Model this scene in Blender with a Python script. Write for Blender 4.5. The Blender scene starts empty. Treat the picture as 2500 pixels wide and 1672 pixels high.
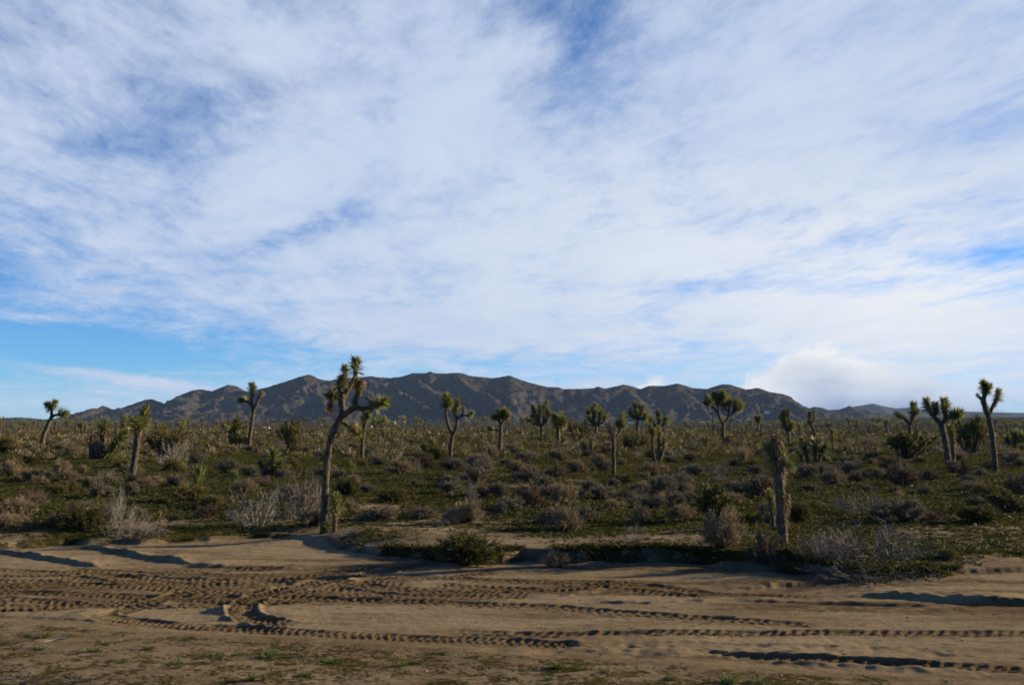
import bpy, math, random
import numpy as np
from mathutils import Vector, Matrix, Quaternion

random.seed(11)
RNG = np.random.default_rng(11)
SC = bpy.context.scene
COL = SC.collection
PI = math.pi

# ------------------------------------------------------------------ camera, sky, sun, exposure
F = 35.0 / 36.0 * 2500.0                 # focal length in photo pixels (2500 x 1672)
PITCH = math.radians(4.52)
CAMZ = 2.5
cd = bpy.data.cameras.new('camera')
cd.lens = 35.0; cd.sensor_width = 36.0; cd.clip_start = 0.1; cd.clip_end = 40000
cam = bpy.data.objects.new('camera', cd); COL.objects.link(cam)
cam.location = (0, 0, CAMZ); cam.rotation_euler = (PI / 2 + PITCH, 0, 0)
SC.camera = cam

SUN_EL = math.radians(13.8)
SUN_AZ = math.radians(71.0)              # from +Y (view) towards +X (right)
SUN_DIR = Vector((math.sin(SUN_AZ) * math.cos(SUN_EL), math.cos(SUN_AZ) * math.cos(SUN_EL), math.sin(SUN_EL)))
SUN_STRENGTH = 5.0
SKY_STRENGTH = 0.05
EXPOSURE = 1.3
SC.view_settings.view_transform = 'Standard'
SC.view_settings.look = 'None'
SC.view_settings.gamma = 1.0
SC.view_settings.exposure = EXPOSURE
SC.view_settings.use_curve_mapping = False
SC.cycles.filter_width = 1.7
SC.cycles.volume_bounces = 0
SC.cycles.max_bounces = 6

sl = bpy.data.lights.new('sun', 'SUN'); sl.energy = SUN_STRENGTH; sl.angle = math.radians(0.6); sl.color = (1.0, 0.80, 0.51)
so = bpy.data.objects.new('sun', sl); COL.objects.link(so)
so.rotation_euler = SUN_DIR.to_track_quat('Z', 'Y').to_euler()

def uv_of(px, py):                       # photo pixel -> (u, v) = (x/y, z/y) of its direction in the world
    a = (px - 1250) / F; b = (836 - py) / F
    dy = math.cos(PITCH) - b * math.sin(PITCH); dz = math.sin(PITCH) + b * math.cos(PITCH)
    return a / dy, dz / dy

class NT:
    """small helper to write shader maths"""
    def __init__(s, tree, alb=1.0): s.alb = alb; s.t = tree; s.n = tree.nodes; s.l = tree.links
    def new(s, kind): return s.n.new(kind)
    def put(s, sock, v):
        if isinstance(v, bpy.types.NodeSocket): s.l.new(v, sock)
        else: sock.default_value = v
    def m(s, op, a, b=None, c=None, clamp=False):
        n = s.n.new('ShaderNodeMath'); n.operation = op; n.use_clamp = clamp
        s.put(n.inputs[0], a)
        if b is not None: s.put(n.inputs[1], b)
        if c is not None: s.put(n.inputs[2], c)
        return n.outputs[0]
    def add(s, *a):
        r = a[0]
        for x in a[1:]: r = s.m('ADD', r, x)
        return r
    def sub(s, a, b): return s.m('SUBTRACT', a, b)
    def mul(s, *a):
        r = a[0]
        for x in a[1:]: r = s.m('MULTIPLY', r, x)
        return r
    def div(s, a, b): return s.m('DIVIDE', a, b)
    def smooth(s, x, lo, hi, to0=0.0, to1=1.0):
        n = s.n.new('ShaderNodeMapRange'); n.interpolation_type = 'SMOOTHSTEP'
        s.put(n.inputs['Value'], x); s.put(n.inputs['From Min'], lo); s.put(n.inputs['From Max'], hi)
        n.inputs['To Min'].default_value = to0; n.inputs['To Max'].default_value = to1
        return n.outputs['Result']
    def vec(s, x, y, z=0.0):
        n = s.n.new('ShaderNodeCombineXYZ'); s.put(n.inputs[0], x); s.put(n.inputs[1], y); s.put(n.inputs[2], z); return n.outputs[0]
    def noise(s, vec, scale, detail=4, rough=0.5, dist=0.0, col=False):
        n = s.n.new('ShaderNodeTexNoise'); n.inputs['Scale'].default_value = scale; n.inputs['Detail'].default_value = detail
        n.inputs['Roughness'].default_value = rough; n.inputs['Distortion'].default_value = dist
        if vec is not None: s.l.new(vec, n.inputs['Vector'])
        return n.outputs['Color' if col else 'Fac']
    def mix(s, f, a, b):
        n = s.n.new('ShaderNodeMix'); n.data_type = 'RGBA'
        s.put(n.inputs[0], f)
        for sock, v in ((n.inputs[6], a), (n.inputs[7], b)):
            if isinstance(v, (tuple, list)): v = (*(min(1.0, x * s.alb) if s.alb != 1.0 else x for x in v[:3]), 1.0)
            s.put(sock, v)
        return n.outputs[2]
    def ramp(s, x, stops):
        n = s.n.new('ShaderNodeValToRGB'); s.put(n.inputs[0], x)
        e = n.color_ramp.elements
        while len(e) < len(stops): e.new(0.5)
        for k, (p, c) in zip(e, stops): k.position = p; k.color = (*c, 1)
        return n.outputs[0]

W = bpy.data.worlds.new('World'); SC.world = W; W.use_nodes = True
W.node_tree.nodes.clear()
g = NT(W.node_tree)
tc = g.new('ShaderNodeTexCoord')
sep = g.new('ShaderNodeSeparateXYZ'); g.l.new(tc.outputs['Generated'], sep.inputs[0])
dx, dy, dz = sep.outputs
sky = g.new('ShaderNodeTexSky'); sky.sky_type = 'NISHITA'; sky.sun_disc = False
sky.sun_elevation = SUN_EL; sky.sun_rotation = SUN_AZ
sky.altitude = 2200; sky.air_density = 0.9; sky.dust_density = 0.3; sky.ozone_density = 2.0
S = 1.0 / (SKY_STRENGTH * 2 ** EXPOSURE)     # cloud colours below are as they show
zz = g.add(g.m('MAXIMUM', dz, 0.0), 0.07)
qx = g.div(dx, zz); qy = g.div(dy, zz)
ya = g.m('MAXIMUM', dy, 0.05)
u = g.div(dx, ya); v = g.div(dz, ya)
front = g.smooth(dy, 0.05, 0.5)
# wide cirrus sheet seen in perspective
n1 = g.noise(g.vec(g.mul(qx, 0.42), g.mul(qy, 0.30)), 1.0, 7, 0.52, 0.35)
wq = g.noise(g.vec(qx, qy, 3.0), 0.8, 3, 0.5)
n2 = g.noise(g.vec(g.add(g.mul(qx, 2.4), g.mul(wq, 1.2)), g.add(g.mul(qy, 1.25), g.mul(qx, 0.5)), 7.0), 1.0, 9, 0.62, 0.4)
n3 = g.noise(g.vec(g.mul(qx, 7.5), g.add(g.mul(qy, 4.2), g.mul(qx, 1.8)), 2.0), 1.0, 7, 0.66, 0.4)
n4 = g.noise(g.vec(g.add(g.mul(qx, 20.0), g.mul(wq, 6.0)), g.add(g.mul(qy, 9.0), g.mul(qx, 6.0)), 9.0), 1.0, 6, 0.7, 0.3)
cov = g.add(0.74, g.mul(g.sub(n1, 0.5), 0.75), g.mul(g.sub(n2, 0.5), 1.05), g.mul(g.sub(n3, 0.5), 0.72), g.mul(g.sub(n4, 0.5), 0.38))
def gauss(px, py, sx, sy, amt, rot=0.0):
    u0, v0 = uv_of(px, py); c, s_ = math.cos(math.radians(rot)), math.sin(math.radians(rot))
    du = g.sub(u, u0); dv = g.sub(v, v0)
    a = g.mul(g.add(g.mul(du, c), g.mul(dv, s_)), F / sx)
    b = g.mul(g.add(g.mul(dv, c), g.mul(du, -s_)), F / sy)
    e = g.m('EXPONENT', g.mul(g.add(g.mul(a, a), g.mul(b, b)), -1.0))
    return g.mul(e, front, amt)
for args in ((1430, 50, 130, 130, -0.50, -25), (1330, 200, 110, 70, -0.28), (-40, 640, 170, 190, -0.32), (30, 90, 130, 70, -0.14),
             (180, 860, 560, 85, -0.85, -2), (1350, 905, 420, 30, -0.2), (1750, 690, 170, 28, -0.30, 4),
             (2450, 620, 180, 30, -0.28), (1000, 420, 480, 330, 0.20), (2100, 250, 500, 330, 0.16), (2200, 780, 420, 60, 0.5),
             (620, 235, 190, 50, -0.25, 8), (760, 560, 260, 34, -0.32, 20), (300, 350, 200, 40, -0.22), (1180, 790, 420, 46, 0.25), (1640, 640, 240, 60, 0.3),
             (330, 928, 190, 15, 0.7, -9), (40, 890, 200, 14, 0.45, -7), (60, 775, 150, 12, 0.35, -3)):
    cov = g.add(cov, gauss(*args))
cov = g.sub(cov, g.smooth(dz, 0.46, 0.80, 0, 0.60))  # unseen cloud overhead thinned to lower the fill light
cov = g.sub(cov, g.smooth(dy, 0.40, -0.25, 0, 0.60))  # unseen cloud behind the camera cleared, also to lower the fill light
alpha = g.mul(g.smooth(cov, 0.08, 0.98), g.smooth(dz, -0.02, 0.03))
bright = g.add(gauss(2250, 720, 560, 260, 0.85), gauss(1500, 600, 500, 260, 0.3), g.mul(g.sub(n2, 0.5), 0.8), 0.04)
ccol = g.mix(g.m('MINIMUM', g.m('MAXIMUM', bright, 0.0), 1.0), (0.535 * S, 0.64 * S, 0.83 * S), (0.86 * S, 0.885 * S, 0.93 * S))
bl = g.new('ShaderNodeMixRGB'); bl.blend_type = 'MULTIPLY'; bl.inputs[0].default_value = 1.0
g.l.new(sky.outputs[0], bl.inputs[1]); bl.inputs[2].default_value = (0.44, 0.88, 1.32, 1.0)
col = g.mix(alpha, bl.outputs[0], ccol)
# low cumulus bank on the right
fc = g.new('ShaderNodeFloatCurve')
pts = [(300, 1200), (1000, 1120), (1380, 1010), (1430, 962), (1480, 945), (1530, 938), (1575, 918), (1620, 922), (1665, 945), (1700, 958), (1740, 938),
       (1790, 928), (1850, 905), (1905, 868), (1960, 842), (2040, 836), (2120, 858), (2210, 878), (2300, 895), (2380, 915), (2500, 930), (2700, 950), (3000, 1000)]
cv = fc.mapping.curves[0]
def cvp(px, py): a, b = uv_of(px, py); return (a + 0.8) / 1.6, (b + 0.1) / 0.3
for i, p in enumerate(pts):
    a, b = cvp(*p)
    if i == 0: cv.points[0].location = (a, max(b, 0))
    elif i == 1: cv.points[1].location = (a, max(b, 0))
    else: cv.points.new(a, max(b, 0))
fc.mapping.update()
g.put(fc.inputs['Value'], g.mul(g.add(u, 0.8), 1 / 1.6))
vtop = g.sub(g.mul(fc.outputs[0], 0.3), 0.1)
nb = g.noise(g.vec(g.mul(u, 24.0), g.mul(v, 40.0), 1.0), 1.0, 8, 0.58, 0.3)
nb2 = g.noise(g.vec(g.mul(u, 9.0), g.mul(v, 22.0), 5.0), 1.0, 4, 0.5, 0.2)
edge = g.add(g.sub(vtop, v), g.mul(g.sub(nb, 0.5), 0.060))
soft = g.add(0.014, g.mul(g.smooth(u, 0.33, 0.5), 0.03))
a2 = g.mul(g.smooth(edge, 0.0, soft), g.smooth(dy, 0.2, 0.5))
low = g.mul(g.smooth(u, 0.20, 0.42), g.smooth(v, 0.075, 0.008))
shade = g.add(0.98, g.mul(g.m('MINIMUM', edge, 0.06), -7.0), g.mul(g.sub(nb, 0.5), 0.55), g.mul(g.sub(nb2, 0.5), 1.2), g.mul(low, -0.55))
cc = g.ramp(shade, [(0.02, (0.17 * S, 0.235 * S, 0.40 * S)), (0.22, (0.36 * S, 0.43 * S, 0.60 * S)), (0.55, (0.66 * S, 0.71 * S, 0.80 * S)), (0.95, (0.91 * S, 0.915 * S, 0.91 * S))])
col = g.mix(a2, col, cc)
bg = g.new('ShaderNodeBackground'); bg.inputs[1].default_value = SKY_STRENGTH
g.l.new(col, bg.inputs[0])
wo = g.new('ShaderNodeOutputWorld'); g.l.new(bg.outputs[0], wo.inputs[0])

# ------------------------------------------------------------------ numeric helpers
def _hash(ix, iy, seed):
    h = (ix.astype(np.int64) * 374761393 + iy.astype(np.int64) * 668265263 + seed * 1442695041) & 0xffffffff
    h = ((h ^ (h >> 13)) * 1274126177) & 0xffffffff
    return ((h ^ (h >> 16)) & 0xffff) / 65535.0

def pn(x, y, seed=0):                    # gradient noise, about -0.7 .. 0.7
    x = np.asarray(x, float); y = np.asarray(y, float)
    ix = np.floor(x); iy = np.floor(y); fx = x - ix; fy = y - iy
    def gr(ax, ay, bx, by):
        a = _hash(ax, ay, seed) * 2 * PI
        return np.cos(a) * bx + np.sin(a) * by
    sx = fx * fx * fx * (fx * (fx * 6 - 15) + 10); sy = fy * fy * fy * (fy * (fy * 6 - 15) + 10)
    a = gr(ix, iy, fx, fy); b = gr(ix + 1, iy, fx - 1, fy); c = gr(ix, iy + 1, fx, fy - 1); d = gr(ix + 1, iy + 1, fx - 1, fy - 1)
    return (a + (b - a) * sx) * (1 - sy) + (c + (d - c) * sx) * sy

def fbm(x, y, seed=0, octv=4, gain=0.5):
    r = 0; a = 1.0
    for k in range(octv):
        r = r + a * pn(x * 2 ** k, y * 2 ** k, seed + k * 17); a *= gain
    return r

def sst(x, a, b):
    t = np.clip((x - a) / (b - a), 0, 1); return t * t * (3 - 2 * t)

def make_mesh(name, V, Fc, mats, mat_idx=None, smooth=True, attrs=None):
    V = np.ascontiguousarray(V, np.float32); Fc = np.ascontiguousarray(Fc, np.int32)
    k = Fc.shape[1]; n = len(Fc)
    me = bpy.data.meshes.new(name)
    me.vertices.add(len(V)); me.vertices.foreach_set('co', V.ravel())
    me.loops.add(n * k); me.loops.foreach_set('vertex_index', Fc.ravel())
    me.polygons.add(n); me.polygons.foreach_set('loop_start', np.arange(0, n * k, k, dtype=np.int32))
    if mat_idx is not None: me.polygons.foreach_set('material_index', np.asarray(mat_idx, np.int32))
    me.polygons.foreach_set('use_smooth', np.full(n, smooth, bool))
    for m in (mats if isinstance(mats, (list, tuple)) else [mats]): me.materials.append(m)
    for an, av in (attrs or {}).items():
        at_ = me.attributes.new(an, 'FLOAT', 'POINT'); at_.data.foreach_set('value', np.asarray(av, np.float32).ravel())
    me.update(calc_edges=True)
    return me

def link(name, me, parent=None):
    o = bpy.data.objects.new(name, me); COL.objects.link(o)
    if parent is not None: o.parent = parent
    return o

def tag(o, label=None, cat=None, group=None, kind=None):
    if label: o['label'] = label
    if cat: o['category'] = cat
    if group: o['group'] = group
    if kind: o['kind'] = kind
    return o

def grid_faces(nr, nc):
    i = np.arange(nr - 1)[:, None] * nc + np.arange(nc - 1)[None, :]
    return np.stack([i, i + 1, i + nc + 1, i + nc], -1).reshape(-1, 4)

def ray(px, py):
    a = (px - 1250) / F; b = (836 - py) / F
    return np.array([a, math.cos(PITCH) - b * math.sin(PITCH), math.sin(PITCH) + b * math.cos(PITCH)])

def plane_at(px, py, z):
    d = ray(px, py); t = (z - CAMZ) / d[2]; return d[0] * t, d[1] * t

def pix(px, py, Y):
    d = ray(px, py); t = Y / d[1]; return Vector((d[0] * t, Y, CAMZ + d[2] * t))

def topx(x, y, z):
    r = np.array([x, y, z - CAMZ]); f = r[1] * math.cos(PITCH) + r[2] * math.sin(PITCH); up = -r[1] * math.sin(PITCH) + r[2] * math.cos(PITCH)
    return 1250 + F * r[0] / f, 836 - F * up / f

# ------------------------------------------------------------------ terrain height
WZ = -0.24                                # level of the wash floor, the plain is 0
BANK = [(-900, 1345), (0, 1340), (60, 1337), (150, 1326), (298, 1321), (343, 1324), (463, 1319), (597, 1311), (700, 1311), (779, 1318), (854, 1338), (928, 1349),
        (1000, 1353), (1078, 1362), (1167, 1367), (1227, 1365), (1275, 1360), (1409, 1364), (1499, 1362), (1618, 1358), (1678, 1366), (1767, 1373),
        (1900, 1380), (2000, 1396), (2100, 1412), (2180, 1408), (2260, 1402), (2367, 1396), (2500, 1390), (3300, 1376)]
_b = np.array([plane_at(p[0], p[1], WZ * 0.6) for p in BANK])
def bank_y(x): return np.interp(x, _b[:, 0], _b[:, 1])
SHOULDER = [(-600, 1500), (0, 1512), (250, 1528), (450, 1543), (700, 1556), (960, 1572), (1290, 1590), (1600, 1618), (1900, 1634), (2100, 1645), (2500, 1672), (3000, 1700)]
_s = np.array([plane_at(p[0], p[1], WZ) for p in SHOULDER])
def shoulder_y(x): return np.interp(x, _s[:, 0], _s[:, 1])

def H(x, y):
    x = np.asarray(x, float); y = np.asarray(y, float)
    by = bank_y(x) + 0.35 * pn(x * 0.9, y * 0.25, 5)
    by = by + 0.12 * pn(x * 2.3, y * 0.4, 6) + 0.035 * pn(x * 6.0, y * 0.6, 7)
    hf = np.interp(x, [-12, -9, -4, -2, 0, 5, 7, 10], [.4, .45, .3, .5, .92, .92, .35, .3])
    b = hf * sst(y - by, -0.04, 0.12) + (1 - hf) * sst(y - by, -0.5, 1.6)
    rough = np.clip((y - by) / 3.0, 0, 1)
    plain = 0.07 * pn(x / 5.5, y / 5.5, 1) * rough + (0.05 * pn(x / 1.7, y / 1.3, 2) + 0.045 * pn(x / 0.6, y / 0.45, 8)) * rough + 0.30 * pn(x / 40, y / 40, 3) * np.clip((y - 40) / 60, 0, 1)
    wash = WZ + 0.03 * pn(x / 3.0, y / 1.6, 4)
    sh = sst(shoulder_y(x) - y, -0.05, 0.5) * 0.07 + sst(shoulder_y(x) - y, 0.2, 3.0) * 0.05
    h = (wash + sh) * (1 - b) + plain * b
    r = np.hypot(x, y)
    h = h - 9.0 * sst(r, 180, 1500) + 8.0 * sst(r, 1900, 3700)
    h = h + 16.0 * sst(r, 500, 3700) * sst(x / np.maximum(r, 1), 0.05, 0.45)
    return h

def at(px, py):                           # the point of the ground that shows at a photo pixel
    z = 0.0
    for _ in range(12):
        x, y = plane_at(px, py, z); z = 0.5 * z + 0.5 * float(H(x, y))
    return x, y, float(H(x, y))

# ------------------------------------------------------------------ materials
ALBEDO = 0.76                             # overall trim of all surface colours
def mat(name): 
    m = bpy.data.materials.new(name); m.use_nodes = True; m.node_tree.nodes.clear()
    q = NT(m.node_tree, ALBEDO); out = q.new('ShaderNodeOutputMaterial'); return m, q, out

def finish(q, out, color, rough=0.9, bump=None, transl=0.0, spec=0.15):
    p = q.new('ShaderNodeBsdfPrincipled'); q.put(p.inputs['Roughness'], rough); p.inputs['Specular IOR Level'].default_value = spec
    if isinstance(color, tuple): color = (*color, 1)
    q.put(p.inputs['Base Color'], color)
    if bump is not None: q.l.new(bump, p.inputs['Normal'])
    sh = p.outputs[0]
    if transl:
        t = q.new('ShaderNodeBsdfTranslucent'); q.put(t.inputs['Color'], color)
        mx = q.new('ShaderNodeMixShader'); mx.inputs[0].default_value = transl
        q.l.new(sh, mx.inputs[1]); q.l.new(t.outputs[0], mx.inputs[2]); sh = mx.outputs[0]
    q.l.new(sh, out.inputs['Surface'])

def bumpn(q, h, strength, dist):
    b = q.new('ShaderNodeBump'); q.put(b.inputs['Strength'], strength); b.inputs['Distance'].default_value = dist
    q.l.new(h, b.inputs['Height']); return b.outputs[0]

SAND_A, SAND_B, SAND_C = (0.285, 0.225, 0.148), (0.180, 0.136, 0.084), (0.345, 0.280, 0.190)
def ground_mat(name):
    m, q, out = mat(name)
    ge = q.new('ShaderNodeNewGeometry'); P = ge.outputs['Position']
    sp = q.new('ShaderNodeSeparateXYZ'); q.l.new(P, sp.inputs[0])
    st = q.vec(q.mul(sp.outputs[0], 0.35), sp.outputs[1], sp.outputs[2])
    a = q.noise(st, 0.9, 6, 0.6, 0.4); b = q.noise(P, 5.0, 6, 0.65); c = q.noise(P, 45.0, 5, 0.7)
    sand = q.mix(q.smooth(q.add(q.mul(a, 0.7), q.mul(q.noise(q.vec(q.mul(sp.outputs[0], 1.2), q.mul(sp.outputs[1], 6.0), 0.0), 1.0, 7, 0.65, 0.3), 0.3)), 0.34, 0.58), SAND_B, SAND_A)
    sand = q.mix(q.mul(q.smooth(b, 0.5, 0.75), 0.5), sand, SAND_C)
    sand = q.mix(q.mul(q.smooth(c, 0.56, 0.72), 0.55), sand, (0.085, 0.062, 0.042))
    at1 = q.new('ShaderNodeAttribute'); at1.attribute_name = 'moss'
    at2 = q.new('ShaderNodeAttribute'); at2.attribute_name = 'turned'
    sand = q.mix(q.mul(at2.outputs['Fac'], 0.80), sand, (0.130, 0.090, 0.050))
    at4 = q.new('ShaderNodeAttribute'); at4.attribute_name = 'damp_shade'
    sand = q.mix(q.mul(q.m('MAXIMUM', at4.outputs['Fac'], 0.0), q.smooth(b, 0.25, 0.6)), sand, (0.105, 0.074, 0.042))  # one dark tone for damp sand and the shade painted on the bank
    sand = q.mix(q.mul(q.m('MAXIMUM', q.mul(at4.outputs['Fac'], -1.0), 0.0), q.smooth(c, 0.75, 0.45)), sand, (0.50, 0.425, 0.32))
    mn = q.noise(P, 2.6, 6, 0.7, 0.5); mn2 = q.noise(P, 16.0, 5, 0.7)
    moss = q.smooth(q.add(at1.outputs['Fac'], q.mul(q.sub(mn, 0.5), 1.2), q.mul(q.sub(mn2, 0.5), 1.0)), 0.42, 0.62)
    gcol = q.mix(q.smooth(q.noise(P, 1.1, 5, 0.6), 0.38, 0.65), (0.028, 0.036, 0.007), (0.074, 0.068, 0.016))
    gcol = q.mix(q.smooth(mn2, 0.5, 0.7), gcol, (0.082, 0.066, 0.030))
    colr = q.mix(moss, sand, gcol)
    hh = q.add(q.mul(b, 0.7), q.mul(c, 0.35), q.mul(q.noise(P, 160.0, 3, 0.6), 0.12), q.mul(moss, q.mul(mn2, 0.8)))
    at3 = q.new('ShaderNodeAttribute'); at3.attribute_name = 'scrubby'
    colr = q.mix(at3.outputs['Fac'], colr, q.mix(q.noise(P, 0.02, 6, 0.7), (0.022, 0.025, 0.013), (0.060, 0.056, 0.034)))
    finish(q, out, colr, 0.95, bumpn(q, hh, q.sub(1.0, at3.outputs['Fac']), 0.05), spec=0.0)
    return m
M_GROUND = ground_mat('desert_ground')

def rock_mat(name, dark, mid, light):
    m, q, out = mat(name)
    ge = q.new('ShaderNodeNewGeometry'); P = ge.outputs['Position']
    a = q.noise(P, 0.006, 8, 0.62, 0.4); b = q.noise(P, 0.055, 7, 0.72); c = q.noise(P, 0.16, 4, 0.7)
    colr = q.mix(q.smooth(a, 0.35, 0.66), dark, mid)
    colr = q.mix(q.mul(q.smooth(b, 0.54, 0.66), 0.8), colr, light)
    colr = q.mix(q.mul(q.smooth(c, 0.50, 0.60), 0.75), colr, (0.022, 0.023, 0.017))
    sn = q.new('ShaderNodeSeparateXYZ'); q.l.new(ge.outputs['Normal'], sn.inputs[0])
    flat = q.smooth(sn.outputs[2], 0.950, 0.990)
    colr = q.mix(flat, colr, q.mix(q.noise(P, 0.02, 6, 0.7), (0.024, 0.027, 0.015), (0.060, 0.056, 0.036)))
    finish(q, out, colr, 0.95, bumpn(q, q.add(b, q.mul(c, 0.6)), q.sub(1.0, q.mul(flat, 0.9)), 22.0), spec=0.0)
    return m
M_ROCK = rock_mat('mountain_rock', (0.055, 0.051, 0.050), (0.098, 0.086, 0.077), (0.300, 0.235, 0.180))

def leafy(name, c1, c2, transl=0.25, rough=0.75, scale=3.0):
    m, q, out = mat(name)
    oi = q.new('ShaderNodeObjectInfo'); ge = q.new('ShaderNodeNewGeometry')
    n = q.noise(ge.outputs['Position'], scale, 4, 0.7)
    f = q.smooth(q.add(q.mul(n, 0.7), q.mul(ge.outputs['Random Per Island'], 0.45), q.mul(oi.outputs['Random'], 0.25)), 0.35, 1.0)
    finish(q, out, q.mix(f, c1, c2), rough, transl=transl, spec=0.2)
    return m
M_LEAF = leafy('joshua_leaf', (0.095, 0.130, 0.034), (0.31, 0.305, 0.090), 0.4, 0.5)
M_LEAFY = leafy('joshua_leaf_yellowing', (0.145, 0.140, 0.040), (0.32, 0.27, 0.09), 0.3, 0.55)
M_DEADLEAF = leafy('dead_joshua_leaf', (0.135, 0.098, 0.056), (0.345, 0.250, 0.135), 0.1, 0.8)
M_YUCCA = leafy('yucca_blade', (0.060, 0.085, 0.020), (0.190, 0.205, 0.060), 0.3, 0.5)
M_BLUE = leafy('blue_green_blade', (0.105, 0.140, 0.060), (0.29, 0.325, 0.140), 0.25, 0.5)
M_WOOD = leafy('shrub_wood', (0.060, 0.046, 0.035), (0.115, 0.090, 0.068), 0.0, 0.9)
M_SAGE = leafy('grey_sage_twig', (0.095, 0.087, 0.060), (0.225, 0.200, 0.140), 0.15)
M_TAN = leafy('tan_twig', (0.135, 0.104, 0.064), (0.32, 0.25, 0.158), 0.15)
M_OLIVE = leafy('olive_twig', (0.068, 0.068, 0.020), (0.185, 0.155, 0.048), 0.2)
M_GREEN = leafy('green_twig', (0.036, 0.044, 0.010), (0.150, 0.135, 0.034), 0.2)
M_BROWN = leafy('brown_twig', (0.075, 0.052, 0.036), (0.150, 0.105, 0.070), 0.1)
M_MAUVE = leafy('grey_dead_twig', (0.125, 0.104, 0.090), (0.30, 0.255, 0.220), 0.0, 0.9)
M_PALE = leafy('bleached_dead_twig', (0.20, 0.18, 0.155), (0.40, 0.36, 0.31), 0.0, 0.9)
M_STRAW = leafy('straw_blade', (0.18, 0.135, 0.065), (0.34, 0.265, 0.140), 0.25)
M_WEED = leafy('green_weed', (0.055, 0.090, 0.018), (0.130, 0.180, 0.045), 0.3)
M_HERB = leafy('ground_herb', (0.030, 0.040, 0.008), (0.082, 0.076, 0.022), 0.2, 0.8, 0.7)

M_SHAG = leafy('old_leaf_thatch', (0.085, 0.068, 0.050), (0.24, 0.185, 0.125), 0.05, 0.9, 6.0)
def bark_mat():
    m, q, out = mat('joshua_bark')
    ge = q.new('ShaderNodeNewGeometry'); P = ge.outputs['Position']
    sp = q.new('ShaderNodeSeparateXYZ'); q.l.new(P, sp.inputs[0])
    a = q.noise(q.vec(q.mul(sp.outputs[0], 1.0), sp.outputs[1], q.mul(sp.outputs[2], 0.35)), 22.0, 5, 0.7)
    b = q.noise(P, 3.0, 4, 0.6)
    colr = q.mix(q.smooth(q.add(q.mul(a, 0.7), q.mul(b, 0.3)), 0.35, 0.68), (0.060, 0.046, 0.034), (0.165, 0.128, 0.092))
    finish(q, out, colr, 0.95, bumpn(q, a, 1.0, 0.05), spec=0.1)
    return m
M_BARK = bark_mat()

def plain_mat(name, c, rough=0.8, var=0.25):
    m, q, out = mat(name)
    ge = q.new('ShaderNodeNewGeometry')
    n = q.noise(ge.outputs['Position'], 0.8, 5, 0.6)
    finish(q, out, q.mix(q.smooth(n, 0.3, 0.7), tuple(x * (1 - var) for x in c), c), rough)
    return m

# ------------------------------------------------------------------ ground sheets
def moss_field(x, y):
    d = y - bank_y(x)
    f = 0.62 + 0.62 * fbm(x / 7.0, y / 7.0, 31, 3) + 0.35 * pn(x / 2.0, y / 2.0, 44)
    f = f - 0.25 * np.exp(-np.clip(d, 0, 99) / 2.0) + 0.12 * sst(d, 5, 14) + 0.34 * sst(x, 5.2, 7.5) * sst(d, 0.3, 1.5) + 0.16 * sst(-x, 1.5, 3)
    pale = np.exp(-((x - 2.6) / 2.8) ** 2 - ((y - 21.6) / 1.1) ** 2) + np.exp(-((x + 8.7) / 3.2) ** 2 - ((y - 25.0) / 1.6) ** 2)
    f = f - 0.42 * pale
    sh = sst(shoulder_y(x) - y, 0.15, 0.8) * np.clip(0.47 + 0.20 * fbm(x / 2.3, y / 2.6, 36, 3), 0, 0.46)
    return np.where(d > 0.05, np.clip(f, 0, 1), np.where(sh > 0, sh, 0.0))

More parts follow.
